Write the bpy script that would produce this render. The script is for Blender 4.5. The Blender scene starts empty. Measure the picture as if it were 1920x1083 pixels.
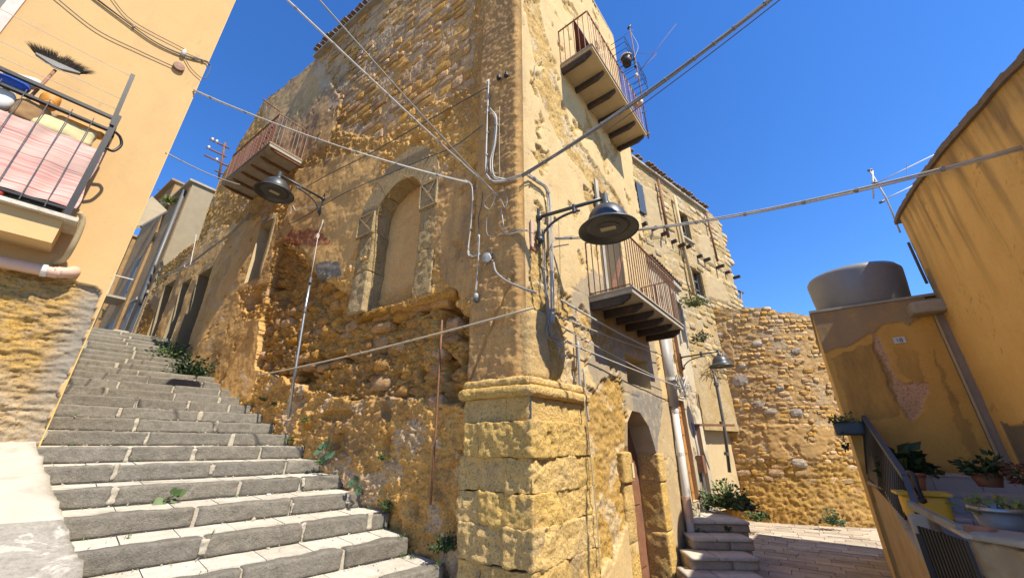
import bpy, math, random
import numpy as np
from math import sin, cos, radians as R, pi
random.seed(7)
S = bpy.context.scene
COL = S.collection

# ---------------------------------------------------------------- camera, sky, sun, exposure
FPX, PITCH, EYE = 710.0, math.atan(293.5 / 710.0), 1.6
cam_d = bpy.data.cameras.new('camera'); cam = bpy.data.objects.new('camera', cam_d); COL.objects.link(cam)
cam_d.sensor_width = 36.0; cam_d.lens = FPX / 1920 * 36.0; cam_d.clip_end = 600; cam_d.clip_start = .02
cam.location = (0, 0, EYE); cam.rotation_euler = (pi / 2 + PITCH, 0, 0)
S.camera = cam
SUN_AZ, SUN_EL = 131.0, 53.0
world = bpy.data.worlds.new('World'); S.world = world; world.use_nodes = True
wn = world.node_tree; wn.nodes.clear()
sky = wn.nodes.new('ShaderNodeTexSky'); sky.sky_type = 'NISHITA'; sky.sun_disc = False
sky.sun_elevation = R(SUN_EL); sky.sun_rotation = R(SUN_AZ); sky.altitude = 700; sky.air_density = 1.25
sky.dust_density = 0.0; sky.ozone_density = 10.0
bg = wn.nodes.new('ShaderNodeBackground'); bg.inputs[1].default_value = .118
wo = wn.nodes.new('ShaderNodeOutputWorld')
hs_ = wn.nodes.new('ShaderNodeHueSaturation'); hs_.inputs['Saturation'].default_value = 1.14; hs_.inputs['Hue'].default_value = .507; hs_.inputs['Value'].default_value = .88
wn.links.new(sky.outputs[0], hs_.inputs['Color']); wn.links.new(hs_.outputs[0], bg.inputs[0]); wn.links.new(bg.outputs[0], wo.inputs[0])
sun_d = bpy.data.lights.new('sun', 'SUN'); sun_d.energy = 4.0; sun_d.angle = R(.55); sun_d.color = (1, .92, .77)
sun = bpy.data.objects.new('sun', sun_d); COL.objects.link(sun); sun.location = (20, -20, 30)
sun.rotation_euler = (R(90 - SUN_EL), 0, R(180 - SUN_AZ))
S.view_settings.view_transform = 'Standard'; S.view_settings.look = 'None'
S.view_settings.exposure = 1.15; S.view_settings.gamma = 1.0; S.view_settings.use_curve_mapping = False
S.render.engine = 'CYCLES'
S.cycles.use_denoising = True
S.cycles.max_bounces = 8; S.cycles.diffuse_bounces = 5

# ---------------------------------------------------------------- measuring helpers
def v3(*a): return np.array(a, float)
UP = v3(0, 0, 1); EYEP = v3(0, 0, EYE)
def ray(u, v):
    x = (u - 960) / FPX; y = (541.5 - v) / FPX
    return v3(x, cos(PITCH) - y * sin(PITCH), sin(PITCH) + y * cos(PITCH))
def at_y(u, v, y):
    r = ray(u, v); return EYEP + r * y / r[1]
def at_z(u, v, z):
    r = ray(u, v); return EYEP + r * (z - EYE) / r[2]
def proj(p):
    d = np.asarray(p, float) - EYEP
    fw = d[1] * cos(PITCH) + d[2] * sin(PITCH); up = -d[1] * sin(PITCH) + d[2] * cos(PITCH)
    if fw < .05: return (-9999, -9999, fw)
    return (960 + FPX * d[0] / fw, 541.5 - FPX * up / fw, fw)
def azv(a): return v3(sin(R(a)), cos(R(a)), 0)
class Frame:
    """vertical wall plane: s runs along it, o out of it, z up"""
    def __init__(f, P, az, side):
        f.P = np.array(P, float); f.d = azv(az); f.n = v3(f.d[1], -f.d[0], 0) * side
    def __call__(f, s, z, o=0.0): return f.P + f.d * s + f.n * o + UP * z
    def px(f, u, v, o=0.0):
        r = ray(u, v); t = np.dot(f.P + f.n * o - EYEP, f.n) / np.dot(r, f.n); p = EYEP + r * t
        return float((p - f.P) @ f.d), float(p[2])
    def pts(f, l, o=0.0): return np.array([f.px(u, v, o) for u, v in l])
    def arr(f, s, z, o):
        return f.P[None] + np.multiply.outer(s, f.d) + np.multiply.outer(o, f.n) + np.multiply.outer(z, UP)
CC = v3(.17, 4.35, 0)
FA = Frame(CC, -56, -1)          # left face of the corner house, beside the stairs
FB = Frame(CC, 38.5, 1)          # right face of the corner house
FY = Frame(v3(-5.4267, 4.70, 0), 40, 1)      # yellow house on the left
HP = v3(5.548, 5.30, 0)
FH = Frame(HP, -56, -1)          # front of the hut with the tank
FW = Frame(v3(5.998, 4.996, 0), 38.5, -1)    # yellow house on the right

# ---------------------------------------------------------------- noise (numpy)
def _h(ix, iy, iz, seed):
    h = (ix.astype(np.int64) * 374761393 + iy.astype(np.int64) * 668265263 + iz.astype(np.int64) * 2147483647 + seed * 974634777) & 0xffffffff
    h = ((h ^ (h >> 13)) * 1274126177) & 0xffffffff
    h = ((h ^ (h >> 16)) * 2246822519) & 0xffffffff
    return ((h ^ (h >> 15)) & 0xffffff) / float(0xffffff)
def noise2(x, y, seed=0):
    ix = np.floor(x); iy = np.floor(y); fx = x - ix; fy = y - iy; z = np.zeros_like(ix)
    ux = fx * fx * fx * (fx * (fx * 6 - 15) + 10); uy = fy * fy * fy * (fy * (fy * 6 - 15) + 10)
    def g(a, b):
        t = _h(ix + a, iy + b, z, seed) * 2 * pi
        return np.cos(t) * (fx - a) + np.sin(t) * (fy - b)
    n0 = g(0, 0) * (1 - ux) + g(1, 0) * ux; n1 = g(0, 1) * (1 - ux) + g(1, 1) * ux
    return (n0 * (1 - uy) + n1 * uy) * 1.5
def fbm(x, y, o=4, seed=0, gain=.5, ridged=False):
    a = 1.0; t = 0; s = 0
    for i in range(o):
        n = noise2(x * 2 ** i + 17.3 * i, y * 2 ** i - 9.1 * i, seed + i)
        if ridged: n = 1 - 2 * np.abs(n)
        t = t + n * a; s += a; a *= gain
    return t / s
def noise3(p, seed=0):
    i = np.floor(p); f = p - i; u = f * f * (3 - 2 * f); r = 0
    for a in (0, 1):
        for b in (0, 1):
            for c in (0, 1):
                w = (u[:, 0] if a else 1 - u[:, 0]) * (u[:, 1] if b else 1 - u[:, 1]) * (u[:, 2] if c else 1 - u[:, 2])
                r = r + w * (_h(i[:, 0] + a, i[:, 1] + b, i[:, 2] + c, seed) * 2 - 1)
    return r
def worley(x, y, seed=0):
    ix = np.floor(x); iy = np.floor(y); f1 = np.full(x.shape, 9.0); f2 = np.full(x.shape, 9.0); idv = np.zeros(x.shape); z = np.zeros_like(ix)
    for a in (-1, 0, 1):
        for b in (-1, 0, 1):
            px = ix + a + .15 + .7 * _h(ix + a, iy + b, z, seed); py = iy + b + .15 + .7 * _h(ix + a, iy + b, z + 1, seed)
            d = np.hypot(px - x, py - y); r = _h(ix + a, iy + b, z + 2, seed)
            m = d < f1
            f2 = np.where(m, f1, np.minimum(f2, d)); idv = np.where(m, r, idv); f1 = np.where(m, d, f1)
    return f1, f2, idv
def sstep(a, b, x):
    t = np.clip((x - a) / (b - a), 0, 1); return t * t * (3 - 2 * t)
def inside(poly, x, y):
    c = np.zeros(x.shape, bool); n = len(poly)
    for i in range(n):
        x0, y0 = poly[i]; x1, y1 = poly[(i + 1) % n]
        if y0 == y1: continue
        m = ((y0 > y) != (y1 > y)) & (x < (x1 - x0) * (y - y0) / (y1 - y0) + x0)
        c ^= m
    return c

# ---------------------------------------------------------------- object helpers
WL = {}
def wloc(o): return WL[o.name]
def put(o, loc, parent=None):
    COL.objects.link(o); loc = np.array(loc, float); WL[o.name] = loc
    if parent is not None:
        o.parent = parent; o.location = loc - wloc(parent)
    else: o.location = loc
    return o
def tag(o, label=None, cat=None, group=None, kind=None):
    if label: o['label'] = label
    if cat: o['category'] = cat
    if group: o['group'] = group
    if kind: o['kind'] = kind
    return o
def thing(name, label, cat, loc, group=None):
    return tag(put(bpy.data.objects.new(name, None), loc), label, cat, group)
def struct(name, loc=(0, 0, 0)):
    return tag(put(bpy.data.objects.new(name, None), loc), kind='structure')
def mesh_from(name, V, F, m, smooth=False):
    me = bpy.data.meshes.new(name); me.from_pydata([tuple(p) for p in V], [], F)
    me.materials.append(m)
    if smooth: me.polygons.foreach_set('use_smooth', np.ones(len(me.polygons), bool))
    me.update(); return me
class MB:
    def __init__(s): s.V = []; s.F = []
    def add(s, V, F):
        k = len(s.V); s.V += [np.asarray(p, float) for p in V]; s.F += [tuple(i + k for i in f) for f in F]; return s
    def box(s, c, a, b, d):
        """centre and three half-axis vectors"""
        c, a, b, d = (np.asarray(q, float) for q in (c, a, b, d))
        if np.dot(np.cross(a, b), d) < 0: a = -a
        V = [c + a * i + b * j + d * k for k in (-1, 1) for j in (-1, 1) for i in (-1, 1)]
        return s.add(V, [(0, 2, 3, 1), (4, 5, 7, 6), (0, 1, 5, 4), (2, 6, 7, 3), (0, 4, 6, 2), (1, 3, 7, 5)])
    def fbox(s, f, s0, s1, z0, z1, o0, o1):
        return s.box(f((s0 + s1) / 2, (z0 + z1) / 2, (o0 + o1) / 2), f.d * abs(s1 - s0) / 2, UP * abs(z1 - z0) / 2, f.n * abs(o1 - o0) / 2)
    def beam(s, p, q, w, h, up=UP):
        p, q = np.asarray(p, float), np.asarray(q, float); t = (q - p); L = np.linalg.norm(t); t = t / L
        x = np.cross(t, up)
        if np.linalg.norm(x) < 1e-3: x = np.cross(t, v3(1, 0, 0))
        x /= np.linalg.norm(x); y = np.cross(x, t)
        return s.box((p + q) / 2, x * w / 2, y * h / 2, t * L / 2)
    def tube(s, pts, r, n=8, cap=True):
        P = [np.asarray(p, float) for p in pts]; m = len(P); rr = r if hasattr(r, '__len__') else [r] * m
        t0 = P[1] - P[0]; x = np.cross(t0, UP)
        if np.linalg.norm(x) < 1e-4 * np.linalg.norm(t0) + 1e-9: x = np.cross(t0, v3(1, 0, 0))
        x /= np.linalg.norm(x); V = []; F = []
        for i in range(m):
            t = P[min(i + 1, m - 1)] - P[max(i - 1, 0)]; t /= (np.linalg.norm(t) + 1e-12)
            x = x - t * np.dot(x, t); x /= (np.linalg.norm(x) + 1e-12); y = np.cross(t, x)
            for k in range(n):
                a = 2 * pi * k / n; V.append(P[i] + (x * cos(a) + y * sin(a)) * rr[i])
        for i in range(m - 1):
            for k in range(n):
                a, b = i * n + k, i * n + (k + 1) % n; F.append((a, b, b + n, a + n))
        if cap: F.append(tuple(range(n - 1, -1, -1))); F.append(tuple((m - 1) * n + k for k in range(n)))
        return s.add(V, F)
    def lathe(s, c, prof, n=24, axis=UP):
        axis = np.asarray(axis, float) / np.linalg.norm(axis); x = np.cross(axis, v3(.3, .9, .1)); x /= np.linalg.norm(x); y = np.cross(axis, x)
        V = []; F = []; m = len(prof)
        for r, h in prof:
            for k in range(n):
                a = 2 * pi * k / n; V.append(np.asarray(c) + axis * h + (x * cos(a) + y * sin(a)) * max(r, 1e-4))
        for i in range(m - 1):
            for k in range(n):
                a, b = i * n + k, i * n + (k + 1) % n; F.append((a, b, b + n, a + n))
        return s.add(V, F)
    def prism(s, poly, ext):
        n = len(poly); P = [np.asarray(p, float) for p in poly]; e = np.asarray(ext, float)
        return s.add(P + [p + e for p in P], [tuple(range(n - 1, -1, -1)), tuple(range(n, 2 * n))] + [(i, (i + 1) % n, n + (i + 1) % n, n + i) for i in range(n)])
    def quad(s, a, b, c, d): return s.add([a, b, c, d], [(0, 1, 2, 3)])
    def build(s, name, m, parent=None, loc=None, smooth=False):
        o0 = np.array(wloc(parent) if parent is not None else (loc if loc is not None else np.mean(s.V, axis=0)), float)
        me = mesh_from(name, np.array(s.V) - o0, s.F, m, smooth)
        return put(bpy.data.objects.new(name, me), o0, parent)
def raw(name, V, Q, m, parent=None, loc=None, smooth=True, attrs=None):
    """large quad mesh from arrays"""
    o0 = np.array(wloc(parent) if parent is not None else (loc if loc is not None else V.mean(0)), float)
    me = bpy.data.meshes.new(name); me.vertices.add(len(V)); me.vertices.foreach_set('co', (V - o0).astype(np.float32).ravel())
    k = Q.shape[1]
    me.loops.add(Q.size); me.loops.foreach_set('vertex_index', Q.astype(np.int32).ravel())
    me.polygons.add(len(Q)); me.polygons.foreach_set('loop_start', (np.arange(len(Q)) * k).astype(np.int32))
    me.polygons.foreach_set('use_smooth', np.full(len(Q), smooth))
    for an, av in (attrs or {}).items():
        if av.ndim == 2:
            a = me.attributes.new(an, 'FLOAT_COLOR', 'POINT'); a.data.foreach_set('color', av.astype(np.float32).ravel())
        else:
            a = me.attributes.new(an, 'FLOAT', 'POINT'); a.data.foreach_set('value', av.astype(np.float32).ravel())
    me.materials.append(m); me.update(calc_edges=True); me.validate()
    return put(bpy.data.objects.new(name, me), o0, parent)
def sheet(name, f, sv, zv, hf, m, parent, hole=None, warp=None):
    """relief wall: grid over (s,z), hf(S,Z) gives (out, mask1, mask2)"""
    Sg, Zg = np.meshgrid(sv, zv); nz, ns = Sg.shape
    if warp: Zg = warp(Sg, Zg)
    s, z = Sg.ravel(), Zg.ravel(); h, m1, m2 = hf(s, z)
    V = f.arr(s, z, h) if isinstance(f, Frame) else f(s, z, h)
    idx = np.arange(nz * ns).reshape(nz, ns)
    Q = np.stack([idx[:-1, :-1], idx[:-1, 1:], idx[1:, 1:], idx[1:, :-1]], -1).reshape(-1, 4)
    a, b, c = V[Q[0, 0]], V[Q[0, 1]], V[Q[0, 2]]
    nn = f.n if isinstance(f, Frame) else (EYEP - a)
    if np.dot(np.cross(b - a, c - b), nn) < 0: Q = Q[:, ::-1]
    if hole is not None:
        Q = Q[~hole(s[Q].mean(1), z[Q].mean(1))]
    used = np.unique(Q); mp = np.full(len(V), -1); mp[used] = np.arange(len(used))
    return raw(name, V[used], mp[Q], m, parent, attrs=dict(mask=m1[used], stain=m2[used]))
def steps_(*seg):
    out = []
    for a, b, d in seg: out.append(np.linspace(a, b, max(2, int(round((b - a) / d)) + 1))[:-1])
    return np.concatenate(out + [[seg[-1][1]]])

# rounded, rough block
_blk = {}
def block_mesh(half, div, r, amp, seed, freq=4.0, fine=0.0):
    nx, ny, nz = div; pts = {}; V = []; F = []
    def idx(i, j, k):
        if (i, j, k) not in pts:
            pts[(i, j, k)] = len(V); V.append((2 * i / nx - 1, 2 * j / ny - 1, 2 * k / nz - 1))
        return pts[(i, j, k)]
    for k in (0, nz):
        for i in range(nx):
            for j in range(ny):
                q = (idx(i, j, k), idx(i + 1, j, k), idx(i + 1, j + 1, k), idx(i, j + 1, k)); F.append(q if k else q[::-1])
    for j in (0, ny):
        for i in range(nx):
            for k in range(nz):
                q = (idx(i, j, k), idx(i + 1, j, k), idx(i + 1, j, k + 1), idx(i, j, k + 1)); F.append(q[::-1] if j else q)
    for i in (0, nx):
        for j in range(ny):
            for k in range(nz):
                q = (idx(i, j, k), idx(i, j + 1, k), idx(i, j + 1, k + 1), idx(i, j, k + 1)); F.append(q if i else q[::-1])
    half = np.array(half, float); P = np.array(V) * half; r = min(r, half.min() * .95)
    inn = half - r; q = np.clip(P, -inn, inn); d = P - q; L = np.linalg.norm(d, axis=1, keepdims=True); d = d / np.maximum(L, 1e-9)
    P = q + d * np.minimum(L, r)
    off = P * freq + seed * 7.13
    n = noise3(off, seed) + .5 * noise3(off * 2.1, seed + 3) + .3 * noise3(off * 4.3, seed + 5)
    if fine:
        e = noise3(off * 5.3, seed + 9) + .7 * noise3(off * 10.7, seed + 11); n2 = noise3(off * .8, seed + 15)
        pit = np.clip(noise3(off * 3.1, seed + 13) - .45, 0, 1)
        return P + d * (n * amp + e * fine * (1 + n2) - pit * fine * 5)[:, None], F
    return P + d * (n * amp)[:, None], F
def block(name, c, ax, ay, az_, half, m, parent=None, div=(6, 4, 4), r=.02, amp=.006, seed=None, freq=4.0, loc=None, fine=0.0):
    seed = seed if seed is not None else random.randint(0, 9999)
    P, F = block_mesh(half, div, r, amp, seed, freq, fine); A = np.array([ax, ay, az_]); V = np.asarray(c) + P @ A
    if np.linalg.det(A) < 0: F = [f[::-1] for f in F]
    mb = MB(); mb.add(V, F); return mb.build(name, m, parent, loc=loc, smooth=True)

# ---------------------------------------------------------------- materials
def nd(t, kind, **kw):
    n = t.nodes.new('ShaderNode' + kind)
    for k, v in kw.items(): setattr(n, k, v)
    return n
def base_mat(name, rough=.85, metal=0.0, spec=.3):
    m = bpy.data.materials.new(name); m.use_nodes = True; t = m.node_tree; b = t.nodes['Principled BSDF']
    b.inputs['Roughness'].default_value = rough; b.inputs['Metallic'].default_value = metal; b.inputs['Specular IOR Level'].default_value = spec
    return m, t, b
def mixc(t, fac, a, b):
    n = nd(t, 'Mix', data_type='RGBA'); L = t.links
    for s_, v in ((n.inputs[0], fac), (n.inputs[6], a), (n.inputs[7], b)):
        if isinstance(v, (int, float)): s_.default_value = v
        elif isinstance(v, tuple): s_.default_value = (*v, 1)
        else: L.new(v, s_)
    return n.outputs[2]
def ntex(t, scale, detail=4, rough=.6, vec=None, dist=0.0, squash=None):
    g = nd(t, 'NewGeometry'); src = g.outputs['Position'] if vec is None else vec
    if squash:
        mp = nd(t, 'Mapping'); mp.inputs['Scale'].default_value = squash; t.links.new(src, mp.inputs['Vector']); src = mp.outputs[0]
    n = nd(t, 'TexNoise'); n.inputs['Scale'].default_value = scale; n.inputs['Detail'].default_value = detail
    n.inputs['Roughness'].default_value = rough; n.inputs['Distortion'].default_value = dist
    t.links.new(src, n.inputs['Vector']); return n.outputs['Fac']
def ramp(t, fac, lo, hi):
    n = nd(t, 'MapRange'); n.inputs['From Min'].default_value = lo; n.inputs['From Max'].default_value = hi
    t.links.new(fac, n.inputs['Value']); return n.outputs[0]
def math_(t, op, a, b):
    n = nd(t, 'Math', operation=op)
    for i, v in enumerate((a, b)):
        if isinstance(v, (int, float)): n.inputs[i].default_value = v
        else: t.links.new(v, n.inputs[i])
    return n.outputs[0]
def bump(t, b, fac, strength, dist):
    n = nd(t, 'Bump'); n.inputs['Strength'].default_value = strength; n.inputs['Distance'].default_value = dist
    t.links.new(fac, n.inputs['Height']); t.links.new(n.outputs[0], b.inputs['Normal'])
KA = .76
def kc(c): return tuple(x * KA for x in c)
def pmat(name, c1, c2, c3=None, scale=6, rough=.85, bs=60, bd=.004, bstr=.6, rand=.12, metal=0.0, spec=.3, detail=5, pit=.0, lo=.3, hi=.7, c3lo=.55, c3hi=.75):
    """two-tone noise colour, blotches of a third, object-to-object variation, fine relief"""
    m, t, b = base_mat(name, rough, metal, spec); c1, c2 = kc(c1), kc(c2); c3 = kc(c3) if c3 else None
    col = mixc(t, ramp(t, ntex(t, scale, detail, .65), lo, hi), c1, c2)
    if c3: col = mixc(t, ramp(t, ntex(t, scale * .31, 5, .6, dist=.6), c3lo, c3hi), col, c3)
    if pit:
        col = mixc(t, math_(t, 'MULTIPLY', ramp(t, ntex(t, 44, 3, .75), .50, .36), pit), col, tuple(x * .22 for x in c1))
        col = mixc(t, math_(t, 'MULTIPLY', ramp(t, ntex(t, 21, 4, .7), .56, .72), pit * .6), col, tuple(min(1, x * 1.35) for x in c2))
    if rand:
        oi = nd(t, 'ObjectInfo'); at = nd(t, 'Attribute', attribute_name='var')
        f = math_(t, 'FRACT', math_(t, 'ADD', oi.outputs['Random'], at.outputs['Fac']), 0)
        hs = nd(t, 'HueSaturation'); t.links.new(col, hs.inputs['Color'])
        k = nd(t, 'MapRange'); k.inputs['To Min'].default_value = 1 - rand; k.inputs['To Max'].default_value = 1 + rand
        t.links.new(f, k.inputs['Value']); t.links.new(k.outputs[0], hs.inputs['Value'])
        k2 = nd(t, 'MapRange'); k2.inputs['To Min'].default_value = 1 + rand * .5; k2.inputs['To Max'].default_value = 1 - rand * .9
        t.links.new(math_(t, 'FRACT', math_(t, 'MULTIPLY', f, 7.31), 0), k2.inputs['Value']); t.links.new(k2.outputs[0], hs.inputs['Saturation'])
        col = hs.outputs[0]
    t.links.new(col, b.inputs['Base Color'])
    if bd:
        h_ = ntex(t, bs, 6, .7)
        if pit: h_ = math_(t, 'ADD', h_, math_(t, 'MULTIPLY', ntex(t, bs * .33, 6, .75), 1.6))
        bump(t, b, h_, bstr, bd)
    return m
def wall_mat(name, stone1, stone2, stone3, plaster1, plaster2, lime, grime, extra, bd=.012, bs=28, streak=(1, 1, .25), pitpl=.55):
    """masks: mask.r plaster, mask.g lime mortar, mask.b grey-brown patina; stain.r red paint, stain.g fresh orange, stain.b grey cement"""
    m, t, b = base_mat(name, .93, 0, .15)
    stone1, stone2, stone3, plaster1, plaster2, lime, grime, extra = (kc(c) for c in (stone1, stone2, stone3, plaster1, plaster2, lime, grime, extra))
    a1 = nd(t, 'Attribute', attribute_name='mask'); a2 = nd(t, 'Attribute', attribute_name='stain')
    s1 = nd(t, 'SeparateColor'); s2 = nd(t, 'SeparateColor'); t.links.new(a1.outputs['Color'], s1.inputs[0]); t.links.new(a2.outputs['Color'], s2.inputs[0])
    st = mixc(t, ramp(t, ntex(t, 5, 6, .7), .32, .68), stone1, stone2)
    st = mixc(t, ramp(t, ntex(t, 1.3, 5, .65, dist=.5), .5, .72), st, stone3)
    st = mixc(t, math_(t, 'MULTIPLY', s2.outputs[1], ramp(t, ntex(t, 9, 5, .7), .3, .6)), st, extra)
    pl = mixc(t, ramp(t, ntex(t, 2.2, 7, .65, dist=.4), .35, .68), plaster1, plaster2)
    pl = mixc(t, math_(t, 'MULTIPLY', ramp(t, ntex(t, 26, 4, .7), .55, .8), .35), pl, stone3)
    col = mixc(t, s1.outputs[0], st, pl)
    col = mixc(t, math_(t, 'MULTIPLY', s1.outputs[1], ramp(t, ntex(t, 14, 5, .7, dist=.6), .36, .6)), col, lime)
    pt = math_(t, 'MULTIPLY', ramp(t, ntex(t, 40, 4, .75), .50, .34), .75)
    inv = math_(t, 'SUBTRACT', 1.0, math_(t, 'MULTIPLY', s1.outputs[0], pitpl))
    col = mixc(t, math_(t, 'MULTIPLY', pt, inv), col, tuple(x * .22 for x in stone3))
    col = mixc(t, math_(t, 'MULTIPLY', math_(t, 'MULTIPLY', ramp(t, ntex(t, 17, 5, .72), .55, .72), .45), inv), col, tuple(min(1, x * 1.3) for x in stone2))
    g = math_(t, 'MULTIPLY', s1.outputs[2], ramp(t, ntex(t, 3.4, 7, .72, squash=streak), .28, .72))
    col = mixc(t, g, col, grime)
    col = mixc(t, math_(t, 'MULTIPLY', s2.outputs[2], ramp(t, ntex(t, 7, 6, .7), .2, .5)), col, (.20, .183, .155))
    col = mixc(t, math_(t, 'MULTIPLY', s2.outputs[0], ramp(t, ntex(t, 16, 5, .7), .3, .6)), col, (.29, .065, .04))
    t.links.new(col, b.inputs['Base Color'])
    hgt = math_(t, 'ADD', ntex(t, bs, 8, .72), math_(t, 'MULTIPLY', ntex(t, bs * 4, 3, .7), .35))
    n = nd(t, 'Bump'); n.inputs['Distance'].default_value = bd
    k = nd(t, 'MapRange'); k.inputs['To Min'].default_value = 1.0; k.inputs['To Max'].default_value = .3
    t.links.new(s1.outputs[0], k.inputs['Value']); t.links.new(k.outputs[0], n.inputs['Strength'])
    t.links.new(hgt, n.inputs['Height']); t.links.new(n.outputs[0], b.inputs['Normal'])
    return m
def flat(name, c, rough=.6, metal=0.0, spec=.4, var=.12, bd=0.0015, scale=14):
    return pmat(name, tuple(x * (1 - var) for x in c), tuple(min(1, x * (1 + var)) for x in c), None, scale=scale, rough=rough, bs=90, bd=bd, bstr=.35, rand=0, metal=metal, spec=spec)

M = {}
M['wallA'] = wall_mat('tuff_wall_left', (.74, .395, .105), (.90, .525, .17), (.53, .27, .075), (.90, .545, .21), (.76, .445, .155), (.70, .595, .46), (.29, .18, .095), (.50, .25, .055))
M['wallB'] = wall_mat('tuff_wall_right', (.56, .36, .125), (.68, .47, .19), (.44, .27, .09), (.74, .55, .28), (.66, .46, .22), (.72, .62, .46), (.30, .225, .145), (.53, .315, .075), bd=.009)
M['wallY'] = wall_mat('yellow_house_wall', (.42, .28, .13), (.53, .36, .16), (.33, .235, .14), (.68, .445, .205), (.64, .415, .19), (.6, .52, .4), (.30, .235, .17), (.52, .315, .08), bd=.006, pitpl=1.0)
M['wallT'] = wall_mat('tower_wall', (.68, .39, .125), (.80, .49, .18), (.52, .28, .085), (.76, .48, .20), (.66, .405, .15), (.70, .6, .43), (.30, .225, .15), (.52, .31, .075))
M['wallR'] = wall_mat('right_house_wall', (.40, .28, .15), (.47, .34, .18), (.31, .24, .16), (1.02, .66, .23), (.92, .57, .185), (.55, .5, .42), (.17, .125, .08), (.5, .3, .1), bd=.004, streak=(1, 1, .12), pitpl=.93)
M['wallH'] = wall_mat('hut_wall', (.74, .43, .24), (.82, .49, .29), (.60, .35, .18), (.90, .50, .12), (.74, .41, .10), (.80, .48, .28), (.36, .21, .07), (.58, .33, .22), bd=.004, pitpl=.8)
M['wallF'] = wall_mat('far_house_wall', (.50, .35, .16), (.60, .44, .22), (.38, .27, .13), (.56, .43, .25), (.50, .37, .20), (.62, .55, .42), (.30, .24, .17), (.5, .34, .12))
M['stoneU'] = pmat('ochre_tuff_stone', (.58, .31, .09), (.74, .43, .14), (.56, .42, .27), scale=7, bs=34, bd=.012, bstr=.9, rand=.26, pit=.6)
M['stoneE'] = pmat('eroded_tuff_stone', (.56, .27, .065), (.72, .39, .115), (.44, .25, .10), scale=8, bs=30, bd=.03, bstr=1, rand=.24, pit=.7)
M['stoneP'] = pmat('pillar_tuff_block', (.72, .46, .145), (.88, .60, .21), (.52, .375, .20), scale=7, bs=34, bd=.024, bstr=1, rand=.08, pit=.6)
M['stoneT'] = pmat('tower_tuff_stone', (.64, .365, .115), (.80, .49, .18), (.60, .46, .30), scale=8, bs=36, bd=.012, bstr=.9, rand=.24, pit=.6)
M['stoneF'] = pmat('far_tuff_stone', (.48, .33, .14), (.62, .46, .22), (.55, .44, .28), scale=7, bs=30, bd=.012, bstr=.8, rand=.24, pit=.5)
M['dressed'] = pmat('dressed_jamb_stone', (.46, .32, .15), (.58, .42, .205), (.36, .25, .125), scale=9, bs=40, bd=.02, bstr=1, rand=.08, pit=.75)
M['basalt'] = pmat('grey_lava_stone', (.185, .163, .13), (.28, .252, .205), (.40, .355, .275), pit=.28, scale=13, bs=42, bd=.014, bstr=1, rand=.10, c3lo=.6, c3hi=.85)
M['mortar'] = pmat('pale_joint_mortar', (.46, .40, .30), (.58, .515, .41), None, scale=14, bs=60, bd=.008, bstr=.8, rand=0, pit=.3)
M['limestone'] = pmat('pale_limestone_slab', (.54, .485, .39), (.72, .665, .56), (.40, .345, .26), scale=8, bs=50, bd=.004, bstr=.6, rand=.10, pit=.25)
M['paver'] = pmat('worn_limestone_paver', (.46, .375, .28), (.60, .505, .39), (.40, .32, .235), scale=5, bs=40, bd=.005, bstr=.6, rand=.2, pit=.35)
M['whitewash'] = pmat('white_cement_render', (.50, .455, .37), (.58, .53, .435), (.40, .355, .28), scale=5, bs=30, bd=.006, bstr=.6, rand=0, c3lo=.5, c3hi=.62)
M['ground'] = pmat('dusty_ground', (.22, .19, .15), (.33, .29, .23), None, scale=3, bs=30, bd=.01, rand=0)
M['concrete'] = pmat('weathered_concrete', (.40, .35, .27), (.50, .44, .34), (.30, .25, .18), scale=6, bs=40, bd=.005, rand=.05)
M['plaster_tan'] = pmat('tan_plaster', (.56, .43, .24), (.64, .50, .29), (.46, .34, .18), scale=4, bs=40, bd=.004, rand=.03)
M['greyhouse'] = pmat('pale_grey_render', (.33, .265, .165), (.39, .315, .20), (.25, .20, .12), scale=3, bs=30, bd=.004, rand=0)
M['ironblack'] = flat('black_painted_iron', (.035, .034, .034), .45, .3)
M['lampgrey'] = flat('dark_grey_lamp_paint', (.075, .08, .083), .42, .35, .5)
M['irongrey'] = flat('grey_painted_iron', (.16, .155, .15), .5, .2)
M['rust'] = pmat('rusty_iron', (.20, .085, .045), (.30, .15, .085), (.12, .07, .05), scale=20, bs=90, bd=.002, rand=.05, rough=.8)
M['rustpink'] = flat('faded_red_rail_paint', (.36, .17, .11), .6)
M['beamdark'] = pmat('dark_iron_beam', (.055, .045, .04), (.10, .075, .06), (.16, .09, .06), scale=14, bs=80, bd=.003, rand=.05)
M['cablew'] = flat('pale_grey_cable', (.56, .53, .48), .55)
M['cableg'] = flat('mid_grey_cable', (.30, .28, .25), .55)
M['cabled'] = flat('dark_grey_cable', (.11, .105, .10), .6)
M['rope'] = pmat('sun_bleached_rope', (.48, .40, .28), (.58, .49, .36), scale=60, bs=200, bd=.004, rand=0)
M['steel'] = flat('galvanised_steel', (.42, .43, .43), .38, .75)
M['pvcpink'] = flat('faded_pink_plastic_pipe', (.68, .45, .33), .5, 0, .4, .05, 0)
M['pvcwhite'] = flat('white_drain_pipe', (.72, .69, .63), .5, 0, .4, .06, .001)
M['pvcgrey'] = flat('grey_drain_pipe', (.42, .40, .37), .5, 0, .4, .06, .001)
M['woodbrown'] = pmat('brown_painted_wood', (.23, .105, .06), (.33, .165, .10), (.19, .10, .065), scale=9, bs=70, bd=.003, rand=.05, rough=.6)
M['woodorange'] = pmat('orange_varnished_wood', (.50, .22, .05), (.62, .30, .085), None, scale=12, bs=70, bd=.002, rand=.03, rough=.55)
M['woodgrey'] = pmat('grey_weathered_wood', (.27, .25, .22), (.36, .34, .30), (.20, .18, .16), scale=9, bs=70, bd=.003, rand=.05, rough=.8)
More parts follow.
